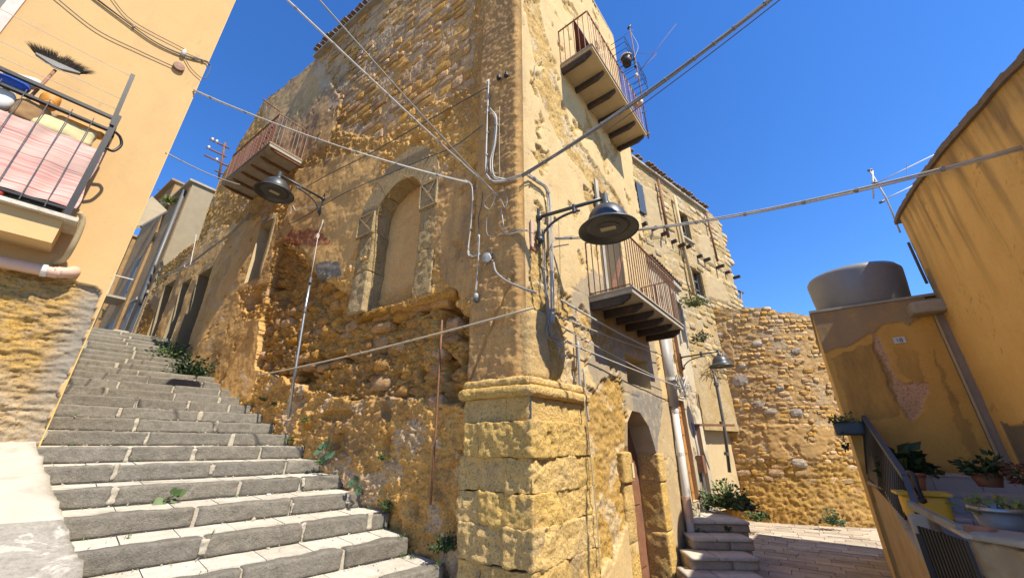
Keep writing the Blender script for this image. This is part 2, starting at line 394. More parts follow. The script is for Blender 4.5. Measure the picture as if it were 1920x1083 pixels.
M['shutter'] = flat('dark_window_wood', (.13, .125, .12), .6)
M['tile'] = pmat('terracotta_roof_tile', (.34, .22, .125), (.44, .30, .18), (.27, .22, .15), scale=10, bs=60, bd=.004, rand=.15)
M['terracotta'] = flat('terracotta', (.52, .235, .12), .75)
M['tilewhite'] = pmat('pale_floor_tile', (.56, .50, .47), (.63, .575, .54), None, scale=5, bs=60, bd=.0008, rand=.06, rough=.35)
M['bluegrey'] = flat('blue_grey_rail_paint', (.075, .10, .13), .5, .2)
M['tank'] = flat('grey_plastic_tank', (.27, .27, .275), .38, 0, .5, .05, 0)
M['yellowp'] = flat('yellow_plastic', (.72, .44, .03), .45, 0, .5, .05, 0)
M['blackp'] = flat('black_plastic', (.03, .03, .028), .5)
M['redp'] = flat('red_plastic', (.60, .06, .04), .5)
M['redwood'] = flat('faded_red_wood', (.46, .12, .07), .6)
M['bristle'] = flat('dark_bristles', (.035, .025, .016), .85, 0, .2, .3)
M['glass'] = flat('dusty_dark_glass', (.03, .033, .037), .15, 0, .5, .1, 0)
M['led'] = flat('frosted_led_panel', (.62, .52, .32), .35, 0, .5, .05, 0)
M['plate'] = flat('white_enamel', (.74, .73, .70), .35, 0, .5, .04, 0)
M['ink'] = flat('dark_enamel_figures', (.10, .10, .12), .45, 0, .4, .05, 0)
M['pink_ceramic'] = flat('pinkish_ceramic', (.62, .48, .42), .5)
M['cloth_white'] = flat('white_cloth', (.68, .66, .62), .9, 0, .1)
M['cloth_blue'] = flat('blue_cloth', (.05, .12, .50), .9, 0, .1)
M['cloth_brown'] = flat('brown_cloth', (.38, .23, .11), .9, 0, .1)
M['cream_cloth'] = flat('cream_cloth', (.72, .60, .33), .9, 0, .1)
M['orange_cloth'] = flat('orange_plastic_bag', (.70, .30, .06), .6, 0, .3)
def leafmat(name, c1, c2):
    m = pmat(name, c1, c2, None, scale=9, bs=60, bd=0, rand=.15, rough=.55); return m
M['leaf'] = leafmat('weed_leaf', (.05, .10, .02), (.11, .17, .04))
M['leafb'] = leafmat('blue_green_leaf', (.07, .145, .075), (.12, .20, .10))
M['leafd'] = leafmat('dark_pot_leaf', (.018, .04, .014), (.045, .08, .025))
M['leafy'] = leafmat('yellow_green_leaf', (.16, .20, .03), (.26, .27, .05))
M['twig'] = flat('dry_twig', (.33, .25, .16), .9)
def stripes_mat():
    m, t, b = base_mat('pink_striped_cloth', .9, 0, .1)
    g = nd(t, 'NewGeometry'); mp = nd(t, 'Mapping'); mp.inputs['Scale'].default_value = (.6, .6, 42); t.links.new(g.outputs['Position'], mp.inputs[0])
    n = nd(t, 'TexNoise'); n.inputs['Scale'].default_value = 1.0; n.inputs['Detail'].default_value = 3; t.links.new(mp.outputs[0], n.inputs[0])
    c = mixc(t, ramp(t, n.outputs['Fac'], .42, .50), (.50, .25, .22), (.53, .37, .315)); c = mixc(t, ramp(t, n.outputs['Fac'], .60, .66), c, (.36, .14, .13))
    t.links.new(c, b.inputs['Base Color']); return m
M['stripes'] = stripes_mat()
M['yellowpaint'] = pmat('yellow_house_paint', (.66, .44, .20), (.72, .48, .22), (.58, .38, .18), scale=4, bs=40, bd=.002, rand=0)
M['yellowside'] = pmat('ochre_side_render', (.78, .50, .17), (.86, .56, .20), (.6, .39, .16), scale=4, bs=40, bd=.004, rand=0)
M['wallside'] = M['yellowside']
M['greyjamb'] = pmat('grey_door_jamb', (.34, .26, .20), (.40, .31, .24), None, scale=8, bs=60, bd=.002, rand=0)
M['oldwall'] = pmat('old_stained_render', (.50, .35, .18), (.64, .46, .25), (.36, .25, .14), scale=5, bs=34, bd=.01, rand=0)
M['roughwash'] = pmat('mottled_worn_cement', (.30, .275, .235), (.44, .41, .35), (.60, .56, .48), scale=12, bs=34, bd=.008, bstr=.8, rand=0, pit=.3, c3lo=.54, c3hi=.6)
M['wallcream'] = pmat('cream_far_render', (.62, .53, .38), (.70, .61, .46), None, scale=3, bs=30, bd=.004, rand=0)
M['twigred'] = pmat('dried_red_leaf', (.12, .05, .035), (.22, .10, .07), None, scale=9, bd=0, rand=0)
M['bulge'] = pmat('corner_plaster', (.52, .345, .14), (.62, .425, .18), (.38, .265, .125), scale=5, bs=34, bd=.018, rand=0, pit=.5)
M['darkedge'] = pmat('blackened_render_edge', (.20, .15, .10), (.30, .22, .14), (.12, .09, .06), scale=7, bs=40, bd=.008, rand=0)
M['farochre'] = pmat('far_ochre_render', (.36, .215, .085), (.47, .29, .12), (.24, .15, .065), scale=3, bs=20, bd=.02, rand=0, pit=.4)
# ---------------------------------------------------------------- loose stones set in walls
_var = {}
def stone_variants(mk, n=10):
    if mk in _var: return _var[mk]
    rs = np.random.RandomState(hash(mk) % 1000 if False else sum(map(ord, mk))); out = []
    nx, ny = 4, 3
    for k in range(n):
        V = []; F = []
        jj = rs.uniform(-1, 1, (ny + 1, nx + 1, 3))
        for j in range(ny + 1):
            for i in range(nx + 1):
                x = 2 * i / nx - 1; y = 2 * j / ny - 1; edge = i in (0, nx) or j in (0, ny)
                rr = max(abs(x), abs(y)); L = (abs(x) ** 7 + abs(y) ** 7) ** (1 / 7) if rr > 0 else 1
                px = x * rr / L; py = y * rr / L
                px += jj[j, i, 0] * (.09 if edge else .12); py += jj[j, i, 1] * (.11 if edge else .13)
                V.append((px * .5, py * .5, .30 + jj[j, i, 2] * .10 if edge else .42 + jj[j, i, 2] * .075))
        for j in range(ny):
            for i in range(nx):
                a = j * (nx + 1) + i; F.append((a, a + 1, a + nx + 2, a + nx + 1))
        per = [i for i in range(nx + 1)] + [(j) * (nx + 1) + nx for j in range(1, ny + 1)] + [ny * (nx + 1) + i for i in range(nx - 1, -1, -1)] + [j * (nx + 1) for j in range(ny - 1, 0, -1)]
        b0 = len(V)
        for p in per: V.append((V[p][0] * .96, V[p][1] * .96, -.5))
        for q in range(len(per)):
            a, b = per[q], per[(q + 1) % len(per)]; F.append((b0 + q, b0 + (q + 1) % len(per), b, a))
        out.append(mesh_from('stone_' + str(k), V, F, M[mk], mk == 'stoneE'))
    _var[mk] = out; return out
def set_stones(lst, parent, limit, name='stone', kindname='stone'):
    """lst of (centre, d, up, n, w, h, depth, roll, matkey); the largest in the picture become parts, the rest one mesh"""
    from mathutils import Matrix
    sc = []
    for q in lst:
        u, v, fw = proj(q[0]); vis = -40 < u < 1960 and -40 < v < 1123
        sc.append((q[4] * q[5] / max(fw, .1) ** 2) * (1 if vis else .01))
    order = np.argsort(-np.array(sc)); rest = {}
    for rank, i in enumerate(order):
        c, d, up, n, w, h, dep, roll, mk = lst[i]
        vs = stone_variants(mk); me = vs[(i * 7 + 3) % len(vs)]
        dx = d * cos(roll) + up * sin(roll); ux = up * cos(roll) - d * sin(roll)
        if np.dot(np.cross(dx, ux), n) < 0: dx = -dx
        mat = np.stack([dx * w, ux * h, n * dep], 1)
        if rank < limit:
            o = bpy.data.objects.new(name, me); COL.objects.link(o); o.parent = parent; WL[o.name] = c
            loc = c - wloc(parent); m4 = Matrix([[*mat[r], loc[r]] for r in range(3)] + [[0, 0, 0, 1]])
            o.matrix_basis = m4
        else:
            rest.setdefault(mk, []).append((me, mat, c))
    for mk, L in rest.items():
        VV, QQ, var = [], [], []; k = 0; rr = np.random.RandomState(5)
        for me, mat, c in L:
            co = np.empty(len(me.vertices) * 3, np.float32); me.vertices.foreach_get('co', co); co = co.reshape(-1, 3)
            q = np.array([tuple(p.vertices) for p in me.polygons]); VV.append(co @ mat.T + c); QQ.append(q + k); k += len(co); var.append(np.full(len(co), rr.rand()))
        o = raw(kindname, np.concatenate(VV), np.concatenate(QQ), M[mk], parent, attrs=dict(var=np.concatenate(var))); o['kind'] = 'stuff'
def courses(f, s0, s1, z0, z1, h, w, dep, mk, test, seed, out=0.0, gap=.03, jit=.02, fill=1.0):
    rs = np.random.RandomState(seed); L = []; z = z0
    while z < z1:
        hh = rs.uniform(*h); s = s0 - rs.uniform(0, w[1])
        while s < s1:
            ww = rs.uniform(*w); cs, cz = s + ww / 2, z + hh / 2 + rs.uniform(-jit, jit)
            if rs.rand() < fill and test(cs, cz):
                L.append((f(cs, cz, out + rs.uniform(-.022, .016)), f.d, UP, f.n, ww - gap, hh * rs.uniform(.86, 1.0) - gap * .7, dep * rs.uniform(.8, 1.25), rs.uniform(-.06, .06), mk))
            s += ww
        z += hh
    return L
def hit(poly):
    P = [tuple(p) for p in poly]
    def t(s, z): return bool(inside(P, np.array([s]), np.array([z]))[0])
    return t

# ---------------------------------------------------------------- ground
g = MB(); g.quad((-300, -300, -.40), (300, -300, -.40), (300, 300, -.40), (-300, 300, -.40)); tag(g.build('ground', M['ground'], loc=(0, 0, -.4)), kind='structure')

# ---------------------------------------------------------------- stairway of lava stone
SN, SE = azv(-47.7), azv(42.3)
def stN(k): return 4.36 + (k - 1) * .555
def stZ(k): return .43 + .193 * k
def eL(k): return max(-.16, .62 - .13 * k) if k < 7 else -.16 - .012 * (k - 7)
def eR(k):
    N = stN(k); e = 3.33 - .1456 * (N - 2.8)
    return e - .10 if k <= 1 else e + .06
def stP(N, e, z): return SN * N + SE * e + UP * z
stair = struct('stairway', stP(4, 1.5, .4))
K0, K1 = -4, 24
bed = MB()
for k in range(K0, K1):
    bed.box(stP(stN(k) + .03 + 1.5, (eL(k) + eR(k)) / 2 - .1, stZ(k) - .018 - .3), SN * 1.5, SE * ((eR(k) - eL(k)) / 2 + .1 + (.25 if k > 2 else .0)), UP * .3)
bed.build('mortar_bed', M['mortar'], stair)
rs = random.Random(11)
for k in range(K0, K1):
    e = eL(k) - rs.uniform(0, .3); N = stN(k); end = eR(k) + (rs.uniform(-.03, .05) if k < 13 else .1)
    far = k > 13
    while e < end - .05:
        L = rs.uniform(.62, 1.15); e1 = min(e + L, end)
        if end - e1 < .22: e1 = end
        g_ = rs.uniform(.004, .022)
        if k > -2 and k < 12 and rs.random() < .75:
            block('mortar_smear', stP(N + .004, e + rs.uniform(-.01, .01), stZ(k) - .09 + rs.uniform(-.03, .03)), SE, SN, UP, (rs.uniform(.014, .034), .012, rs.uniform(.05, .09)), M['mortar'], stair, (6, 2, 10), .01, .012, None, 16)
        block('riser_stone', stP(N + .085 + rs.uniform(-.008, .008), (e + e1) / 2, stZ(k) - .088), SE, SN, UP, ((e1 - e) / 2 - g_, .085, .088), M['basalt'], stair,
              div=(5, 2, 3) if far else (26, 6, 9), r=.022, amp=.011, freq=5, fine=.0 if far else .0022)
        e = e1
    if k < 12:
        e = eL(k) - rs.uniform(0, .3)
        while e < end - .05:
            L = rs.uniform(.36, .46); e1 = min(e + L, end)
            mb = MB(); t0 = rs.uniform(-.003, .003)
            c = stP(N + .17 + .2, (e + e1) / 2, stZ(k) - .012 + t0 + .004)
            mb.box(c, SN * .198 + UP * .007, SE * ((e1 - e) / 2 - .004), UP * .012)
            mb.build('tread_slab', M['limestone'], stair); e = e1
        # a bare gravel of lime between wall and steps
# sloping ramp on the left of the stairs
ramp_ = struct('cement_ramp', stP(5, -1, .8))
def ramp_sheet(name, n0, n1, lift, mk, seed):
    nv = np.linspace(n0, n1, int((n1 - n0) / .04)); ev = np.linspace(0, 1, 70); Ng, Eg = np.meshgrid(nv, ev); N = Ng.ravel(); t = Eg.ravel()
    kk = (N - 3.805) / .555; e1 = np.where(kk < 7, np.maximum(-.16, .62 - .13 * kk), -.16) + .03 * noise2(N * 6, N * 0, seed) + .015 * noise2(N * 19, N * 0, seed + 1)
    e = e1 - (1 - t) * 3.6
    z = .43 + .193 * kk + lift + .012 * fbm(N * 1.7, e * 1.7, 4, seed) + (.012 * fbm(N * 9, e * 9, 4, seed + 3) if mk == 'concrete' else 0)
    z = np.where(t > .99, z - .25, z); z = np.where((N < n0 + .03) & (n0 > 4), z - .05, z)
    V = N[:, None] * SN + e[:, None] * SE + z[:, None] * UP; a = np.arange(len(ev) * len(nv)).reshape(len(ev), len(nv))
    Q = np.stack([a[:-1, :-1], a[:-1, 1:], a[1:, 1:], a[1:, :-1]], -1).reshape(-1, 4)[:, ::-1]
    nrm = np.cross(V[Q[0, 1]] - V[Q[0, 0]], V[Q[0, 2]] - V[Q[0, 1]])
    raw(name, V, Q if nrm[2] > 0 else Q[:, ::-1], M[mk], ramp_)
ramp_sheet('smooth_render', 5.40, 7.3, .032, 'whitewash', 3)
ramp_sheet('rough_render', 2.0, 5.46, .018, 'roughwash' if 'roughwash' in M else 'whitewash', 5)

# ---------------------------------------------------------------- corner house of tuff stone
house = thing('corner_house', 'tall weathered ochre stone corner house with blind arched niche beside the stairs', 'house', CC)
A = FA.pts; B = FB.pts
def top_A(s): return np.interp(s, [0, 9.3, 9.8, 12.2, 14.2, 14.3, 18], [13.75, 13.75, 13.95, 14.3, 11.4, 8.7, 8.5])
NICHE = [(3.30, 3.72), (3.32, 5.66), (3.24, 5.88), (3.05, 6.08), (2.80, 6.20), (2.56, 6.22), (2.32, 6.12), (2.15, 5.90), (2.07, 5.64), (2.05, 3.72)]
P_mid = A([(555, 320), (640, 292), (720, 285), (705, 340), (690, 420), (665, 470), (640, 525), (600, 515), (560, 455), (530, 440), (540, 395)])
P_right = A([(822, 320), (886, 330), (886, 560), (830, 535), (812, 420)])
P_low = A([(280, 560), (400, 430), (525, 400), (505, 530), (450, 545), (455, 600), (495, 600), (490, 690), (470, 745), (430, 760), (330, 700)])
P_top = A([(490, 200), (600, 110), (640, 190), (620, 270), (560, 310), (505, 250)])
P_lime = A([(610, 80), (720, -40), (888, -60), (888, 160), (800, 200), (720, 260), (640, 250), (590, 140)])
P_erode = A([(500, 550), (530, 450), (590, 510), (660, 560), (700, 588), (820, 552), (888, 590), (888, 770), (780, 745), (640, 745), (560, 720), (480, 690)])
P_foot = A([(400, 800), (470, 750), (560, 715), (888, 760), (888, 1200), (400, 1200)])
P_red = A([(537, 445), (550, 434), (575, 430), (600, 433), (618, 447), (622, 461), (600, 462), (560, 463), (540, 458)])
P_cement = A([(596, 495), (640, 490), (640, 520), (600, 525)])
WIN2 = A([(486, 432), (503, 414), (494, 480), (485, 530), (463, 536), (470, 490)])
DOORS = [[(11.55, 3.0), (12.75, 3.0), (12.75, 6.85), (11.55, 6.85)], [(13.3, 3.2), (14.2, 3.2), (14.2, 6.9), (13.3, 6.9)], [(15.2, 3.4), (16.3, 3.4), (16.3, 7.3), (15.2, 7.3)]]
WIN2R = [(8.0, 5.55), (8.75, 5.55), (8.75, 7.3), (8.0, 7.3)]
def relief_A(s, z):
    wx = s + .16 * fbm(s * 2.3, z * 2.3, 6, 51, .65); wz = z + .16 * fbm(s * 2.3, z * 2.3, 6, 61, .65)
    I = lambda P: inside([tuple(p) for p in P], wx, wz).astype(float)
    pil = ((s + .03 * fbm(z * 1.5, s, 3, 5) < .86) & (z > 2.2)).astype(float)
    mid, rgt, low, tp = I(P_mid), I(P_right), I(P_low), I(P_top); lime, ero, foot = I(P_lime), I(P_erode), I(P_foot)
    pl = np.clip(mid + low + tp + rgt * .8, 0, 1) * (1 - ero)
    chips = (fbm(s * 3.1, z * 3.1, 5, 71) > .34) & (tp + low + rgt > 0); pl = pl * (1 - chips)
    bandp = (1 - pl) * (1 - ero) * (1 - foot) * (1 - lime) * (1 - pil)
    big = fbm(s * .8, z * .8, 4, 1) * .05; rough = fbm(s * 4.5, z * 5.5, 6, 2, .6); crag = fbm(s * 6, z * 10, 5, 3, .55, True)
    f1, f2, _ = worley(s * 3.0 + .5 * noise2(s * 3, z * 3, 8), z * 4.6 + .5 * noise2(s * 3 + 9, z * 3, 9), 4)
    crack = sstep(.16, .0, f2 - f1)
    g1, g2, gi = worley(s * 1.1 + .6 * noise2(s * 1.7, z * 1.7, 18), z * 1.6, 14)
    hole = sstep(.34, .12, g1) * (gi > .52)
    fin0 = fbm(s * 14, z * 12, 4, 25, .65); h_band = .065 * rough + .03 * crag + .045 * fin0 - .02 * crack * (fbm(s, z, 3, 90) > 0)
    fine = fbm(s * 15, z * 17, 3, 23, .6); crg2 = fbm(s * 11 + .6 * rough, z * 19, 4, 24, .6, True)
    k1, k2, ki = worley(s * 2.4 + .5 * noise2(s * 3, z * 3, 28), z * 3.3 + .4 * noise2(s * 3, z * 3, 29), 34); hole2 = sstep(.30, .10, k1) * (ki > .66)
    h_ero = -.13 + .095 * rough + .06 * crag + .045 * crg2 + .03 * fine - .06 * crack - .27 * hole - .17 * hole2
    h_foot = -.045 + .06 * rough + .04 * crag + .022 * crg2 + .012 * fine - .02 * crack - .08 * hole
    h_lime = -.018 + .02 * rough + .01 * crag + .022 * fin0
    h_pl = .03 + .012 * rough + .007 * fin0 + .012 * noise2(s * 1.6, z * 1.6, 33)
    h_pil = .06 + .02 * fbm(s * 3, z * 15, 5, 44, .6) + .022 * rough + .022 * fin0 - .03 * sstep(.04, 0, np.abs(s - .86))
    h = h_band
    for m_, v in ((lime, h_lime), (foot, h_foot), (ero, h_ero), (pl, h_pl), (pil, h_pil)): h = h * (1 - m_) + v * m_
    holes2 = sstep(.24, .10, g1) * (gi < .22) * (pl < .5) * (pil < .5) * (z < 8)
    h = h + big * (1 - pil) - .12 * holes2
    # a broad cavity gnawed out below the second window and the crack by the pillar
    for cs, cz, rx, rz, d in ((7.9, 4.9, .42, .3, .35), (6.5, 4.9, .35, .5, .18), (4.9, 4.35, .28, .2, .3), (1.35, 3.55, .25, .16, .25), (4.3, 3.9, .2, .14, .2), (1.3, 2.55, .1, .16, .2), (3.6, 2.05, .5, .1, .12)):
        q = ((s - cs) / rx) ** 2 + ((z - cz) / rz) ** 2 + .5 * rough; h = h - d * sstep(1.1, .3, q)
    h = h - .05 * sstep(.035, 0, np.abs((s - .86) - (z - 2.25) * -.52 + .05 * noise2(z * 5, s * 0, 3))) * (z > 2.25) * (z < 3.6)
    edge = sstep(0, .12, s); h = h * edge
    m1 = np.zeros((len(s), 4)); m2 = np.zeros((len(s), 4))
    m1[:, 0] = pl + pil * .55
    m1[:, 1] = np.clip(lime * .8 * (fbm(s * 1.6, z * 1.6, 4, 75) > -.12) + foot * (fbm(s * 1.3, z * 1.3, 4, 77) > .12) * .8 + low * (fbm(s * 2.2, z * 2.2, 4, 79) > .30) * .8 + bandp * (fbm(s * 1.1, z * 1.1, 4, 78) > .28) * .6, 0, 1)
    m1[:, 2] = np.clip(pil * .95 + rgt * .9 + .25 * bandp * sstep(6, 10, z) + .7 * sstep(12.6, 13.6, z) + .5 * (fbm(s * .5, z * .4, 3, 12) > .2) * (1 - mid) + .85 * ero * sstep(-.1, .25, fbm(s * 1.3, z * 1.6, 4, 13)) + .5 * foot * sstep(0, .3, fbm(s * 1.3, z * 1.6, 4, 15)), 0, 1)
    m2[:, 0] = I(P_red); m2[:, 1] = np.clip(ero * .8 + foot * .12, 0, 1); m2[:, 2] = np.clip(I(P_cement) + tp * .25, 0, 1)
    return h, m1, m2
def hole_A(s, z):
    r = inside(NICHE, s, z) | inside(WIN2R, s, z)
    for d in DOORS: r |= inside(d, s, z)
    N = 2.8 + s * .989; zs = .43 + .193 * ((N - 3.805) / .555) - .55
    return r | (z < np.maximum(zs, -.4)) | ((s < .8) & (z < 1.2))
sA = steps_((0, 5, .018), (5, 9, .026), (9, 18, .05)); zA = steps_((-.4, 6.4, .018), (6.4, 9, .026), (9, 13.75, .036))
sheet('stair_side_wall', FA, sA, zA, relief_A, M['wallA'], house, hole_A, warp=lambda S_, Z_: np.where(Z_ > 7, 7 + (Z_ - 7) * (top_A(S_) - 7) / 6.75, Z_))

PEEL = [B(p) for p in ([(990, 440), (1010, 440), (1060, 560), (1060, 650), (1100, 740), (1000, 700)], [(1000, 150), (1030, 120), (1075, 260), (1130, 330), (1175, 400), (1150, 420), (1090, 330), (1040, 260)],
                       [(980, 0), (1010, 0), (1030, 130), (1000, 120)], [(1085, 740), (1160, 700), (1180, 800), (1170, 1000), (1120, 1083), (1110, 900)])]
P_grey = B([(1060, 560), (1110, 500), (1225, 640), (1240, 760), (1230, 850), (1200, 800), (1170, 760), (1120, 720), (1080, 660)])
BDOOR = [(2.56, -.4), (2.56, 1.6), (2.66, 1.95), (2.9, 2.14), (3.25, 2.13), (3.58, 1.92), (3.74, 1.6), (3.80, 1.45), (3.80, -.4)]
BWIN = [(2.85, 2.58), (3.98, 2.58), (3.98, 3.12), (2.85, 3.12)]
BBALD = [(2.35, 3.95), (3.35, 3.95), (3.35, 6.35), (2.35, 6.35)]
BUPD = [(2.05, 8.75), (2.95, 8.75), (2.95, 11.1), (2.05, 11.1)]
def relief_B(s, z):
    wx = s + .13 * fbm(s * 2.6, z * 2.6, 6, 151, .65); wz = z + .2 * fbm(s * 2.6, z * 2.6, 6, 161, .65)
    I = lambda P: inside([tuple(p) for p in P], wx, wz).astype(float)
    peel = np.zeros_like(s)
    for P in PEEL: peel = np.maximum(peel, I(P))
    peel = np.maximum(peel, ((fbm(s * 1.5, z * 1.1, 5, 171) > .21) & (z > 2.6)).astype(float))
    grey = I(P_grey) * (1 - peel)
    rough = fbm(s * 5, z * 5, 6, 102, .6); crag = fbm(s * 6, z * 9, 5, 103, .55, True)
    f1, f2, _ = worley(s * 3.2, z * 4.4 + .4 * noise2(s * 3, z * 3, 9), 104); crack = sstep(.12, 0, f2 - f1)
    f3, f4, _ = worley(s * 1.2 + .4 * noise2(s * 4, z * 4, 19), z * .8, 114); fis = sstep(.018, 0, f4 - f3)
    h = (.028 + .005 * rough - .02 * fis) * (1 - peel) + (-.02 + .045 * rough + .018 * crag + .02 * fbm(s * 13, z * 15, 3, 105, .6) - .008 * crack) * peel + .02 * fbm(s * .9, z * .9, 3, 9)
    h = h * sstep(0, .08, s)
    m1 = np.zeros((len(s), 4)); m2 = np.zeros((len(s), 4))
    m1[:, 0] = 1 - peel; m1[:, 1] = peel * (fbm(s * 1.8, z * 1.8, 4, 178) > .15) * .7
    m1[:, 2] = .18 * (fbm(s * .8, z * .5, 3, 112) > .1) + .35 * sstep(.3, 0, s) * (z > 2.2)
    m2[:, 1] = peel * sstep(4, 2.2, z); m2[:, 2] = grey * .65 + .35 * (s > 3.0) * (z < 2.5) * (1 - peel)
    return h, m1, m2
def hole_B(s, z):
    return inside(BDOOR, s, z) | inside(BWIN, s, z) | inside(BBALD, s, z) | inside(BUPD, s, z) | ((s < 1.1) & (z < 1.3))
sheet('street_side_wall', FB, steps_((0, 4.95, .022)), steps_((-.42, 6.5, .022), (6.5, 13.75, .036)), relief_B, M['wallB'], house, hole_B)
# solid body behind the two faces
def P2(f, s, o): return f.P + f.d * s + f.n * o
core = MB()
fA0, fA1 = FA(14.5, -.42, -.62), FA(.55, -.42, -.62)
cA = [P2(FA, .62, -.62), P2(FB, 4.93, -.7), P2(FB, 4.93, -.7) + FA.d * 8.2, P2(FA, 9.3, -.62)]
core.prism([p + UP * -.42 for p in cA], UP * 14.0)
cB = [P2(FA, 9.25, -.62), P2(FA, 14.2, -.62), P2(FA, 14.2, -5), P2(FA, 9.25, -5)]; cD = [P2(FA, 14.1, -.62), P2(FA, 18, -.62), P2(FA, 18, -3), P2(FA, 14.1, -3)]; core.prism([p + UP * -.42 for p in cD], UP * 8.7)
core.prism([p + UP * -.42 for p in cB], UP * 11.5)
core.build('masonry_body', M['concrete'], house)
endw = MB(); endw.box(FB(4.925, 6.67, -.36), FB.d * .022, FB.n * .36, UP * 7.08); endw.build('end_wall', M['plaster_tan'], house)
topc = MB(); topc.box(FB(2.4, 13.79, -.3), FB.d * 2.53, FB.n * .34, UP * .04); topc.fbox(FA, .2, 9.3, 13.74, 13.80, -.7, .03); topc.build('wall_coping', M['concrete'], house)
endA = MB(); endA.box(FA(17.97, 4.0, -.3), FA.d * .03, FA.n * .32, UP * 4.5); endA.build('end_wall', M['plaster_tan'], house)

# masonry stones of the left face
allA = []
tl, te, tf = hit(P_lime), hit(P_erode), hit(P_foot)
allA += courses(FA, .95, 9.3, 6.9, 13.6, (.17, .30), (.22, .62), .09, 'stoneU', lambda s, z: s > .98 and (tl(s, z) or (z > 8.2 and random.random() < .35 and not hit(P_top)(s, z))), 21, out=-.028, gap=.05)
allA += courses(FA, .95, 6.9, 2.0, 4.3, (.17, .27), (.24, .55), .22, 'stoneE', lambda s, z: te(s, z) and s > 1.0 and random.random() < .42, 22, out=-.135, gap=.03, jit=.06)
allA += courses(FA, 1.05, 6.0, .3, 2.4, (.20, .30), (.3, .6), .15, 'stoneE', lambda s, z: tf(s, z) and z > .9 + .36 * (s - 1.6) and random.random() < .22, 23, out=-.075, gap=.05, jit=.06)
set_stones(allA, house, 300)

# blind niche: wall behind, dressed jambs, carved imposts, voussoirs
def plast(s, z, f):
    return f
nb = MB(); nb.fbox(FA, 1.95, 3.42, 3.6, 6.4, -.50, -.34)
nicheg = sheet('niche_back_wall', FA, steps_((1.98, 3.40, .02)), steps_((3.6, 6.35, .02)),
    lambda s, z: (-.31 + .03 * fbm(s * 5, z * 5, 6, 3, .6) + .10 * sstep(4.25, 3.75, z + .25 * fbm(s * 3, z * 3, 4, 5)) * (.5 + fbm(s * 6, z * 6, 5, 7)), np.stack([sstep(3.9, 4.3, z), .1 * np.ones_like(s), .12 * np.ones_like(s), 0 * s], 1), np.stack([0 * s, .6 * sstep(4.3, 3.8, z), 0 * s, 0 * s], 1)), M['wallA'], house)
def fblock(name, f, s0, s1, z0, z1, o0, o1, m, parent, div=(6, 8, 4), r=.015, amp=.005, freq=6):
    return block(name, f((s0 + s1) / 2, (z0 + z1) / 2, (o0 + o1) / 2), f.d, UP, f.n, ((s1 - s0) / 2, (z1 - z0) / 2, (o1 - o0) / 2), m, parent, div, r, amp, None, freq)
for s0, s1, zz in ((3.31, 3.74, (3.74, 4.52, 5.30)), (1.66, 2.06, (3.70, 4.50, 5.29))):
    for a, b in zip(zz[:-1], zz[1:]): fblock('jamb_stone', FA, s0, s1, a, b - .004, -.34, .04, M['dressed'], house, (16, 30, 10), .012, .010, 9)
for s0, s1, z0, z1 in ((3.33, 3.84, 5.30, 5.80), (1.67, 2.10, 5.29, 5.84)):
    imp = fblock('impost_block', FA, s0, s1, z0, z1, -.34, .055, M['dressed'], house, (14, 14, 6), .012, .006)
    cr = MB(); w = .035
    for p, q in (((s0 + .02, z0 + .02), (s1 - .02, z0 + .02)), ((s0 + .02, z1 - .03), (s1 - .02, z1 - .03)), ((s0 + .02, z0 + .02), (s0 + .02, z1 - .03)), ((s1 - .02, z0 + .02), (s1 - .02, z1 - .03)), ((s0 + .05, z0 + .05), (s1 - .05, z1 - .05)), ((s0 + .06, z1 - .06), ((s0 + s1) / 2, (z0 + z1) / 2))):
        cr.beam(FA(p[0], p[1], .066), FA(q[0], q[1], .066), .028, .026, FA.n)
    cr.build('carved_moulding', M['dressed'], imp)
arch_in = [[(3.33, 5.70), (3.26, 5.90), (3.12, 6.05)], [(3.12, 6.05), (2.86, 6.21), (2.60, 6.24)], [(2.60, 6.24), (2.36, 6.16), (2.20, 5.99)], [(2.20, 5.99), (2.12, 5.86), (2.07, 5.70)]]
arch_out = [[(3.83, 5.81), (3.76, 6.1), (3.45, 6.5)], [(3.45, 6.5), (3.05, 6.85), (2.60, 6.95)], [(2.60, 6.95), (2.2, 6.82), (1.86, 6.44)], [(1.86, 6.44), (1.74, 6.2), (1.68, 5.85)]]
for i in range(4):
    mb = MB(); p = arch_in[i] + arch_out[i][::-1]
    cx_, cz_ = np.mean(p, axis=0); p = [(cx_ + (a - cx_) * .985, cz_ + (b - cz_) * .985) for a, b in p]
    mb.prism([FA(a, b, -.34) for a, b in p], FA.n * .378); mb.build('voussoir', M['dressed'], house)
for s0, s1, z0, z1 in ((1.2, 2.6, 3.5, 3.70), (2.6, 3.5, 3.52, 3.71)): fblock('sill_stone', FA, s0, s1, z0 + .07, z1, -.2, .0, M['stoneE'], house, (30, 6, 8), .02, .03, 5)

# second window and the two doorways further up the stairs
def recess(name, f, poly, depth, m, parent, back=None, out=.03):
    mb = MB(); n = len(poly)
    for i in range(n):
        a, b = poly[i], poly[(i + 1) % n]
        mb.quad(f(a[0], a[1], out), f(b[0], b[1], out), f(b[0], b[1], -depth), f(a[0], a[1], -depth))
    o = mb.build(name, m, parent)
    if back is not None:
        mb = MB(); mb.prism([f(p[0], p[1], -depth) for p in poly], f.n * -.04); return o, mb.build(back[0], back[1], parent)
    return o
recess('window_reveal', FA, WIN2R, .4, M['plaster_tan'], house, ('window_infill', M['concrete']))
fblock('window_surround', FA, 7.84, 7.99, 5.5, 7.45, -.05, .05, M['dressed'], house); fblock('window_surround', FA, 8.0, 8.76, 7.31, 7.5, -.05, .05, M['dressed'], house)
for dd in DOORS:
    recess('doorway_reveal', FA, dd, .5, M['greyhouse'], house, ('door', M['woodgrey']))

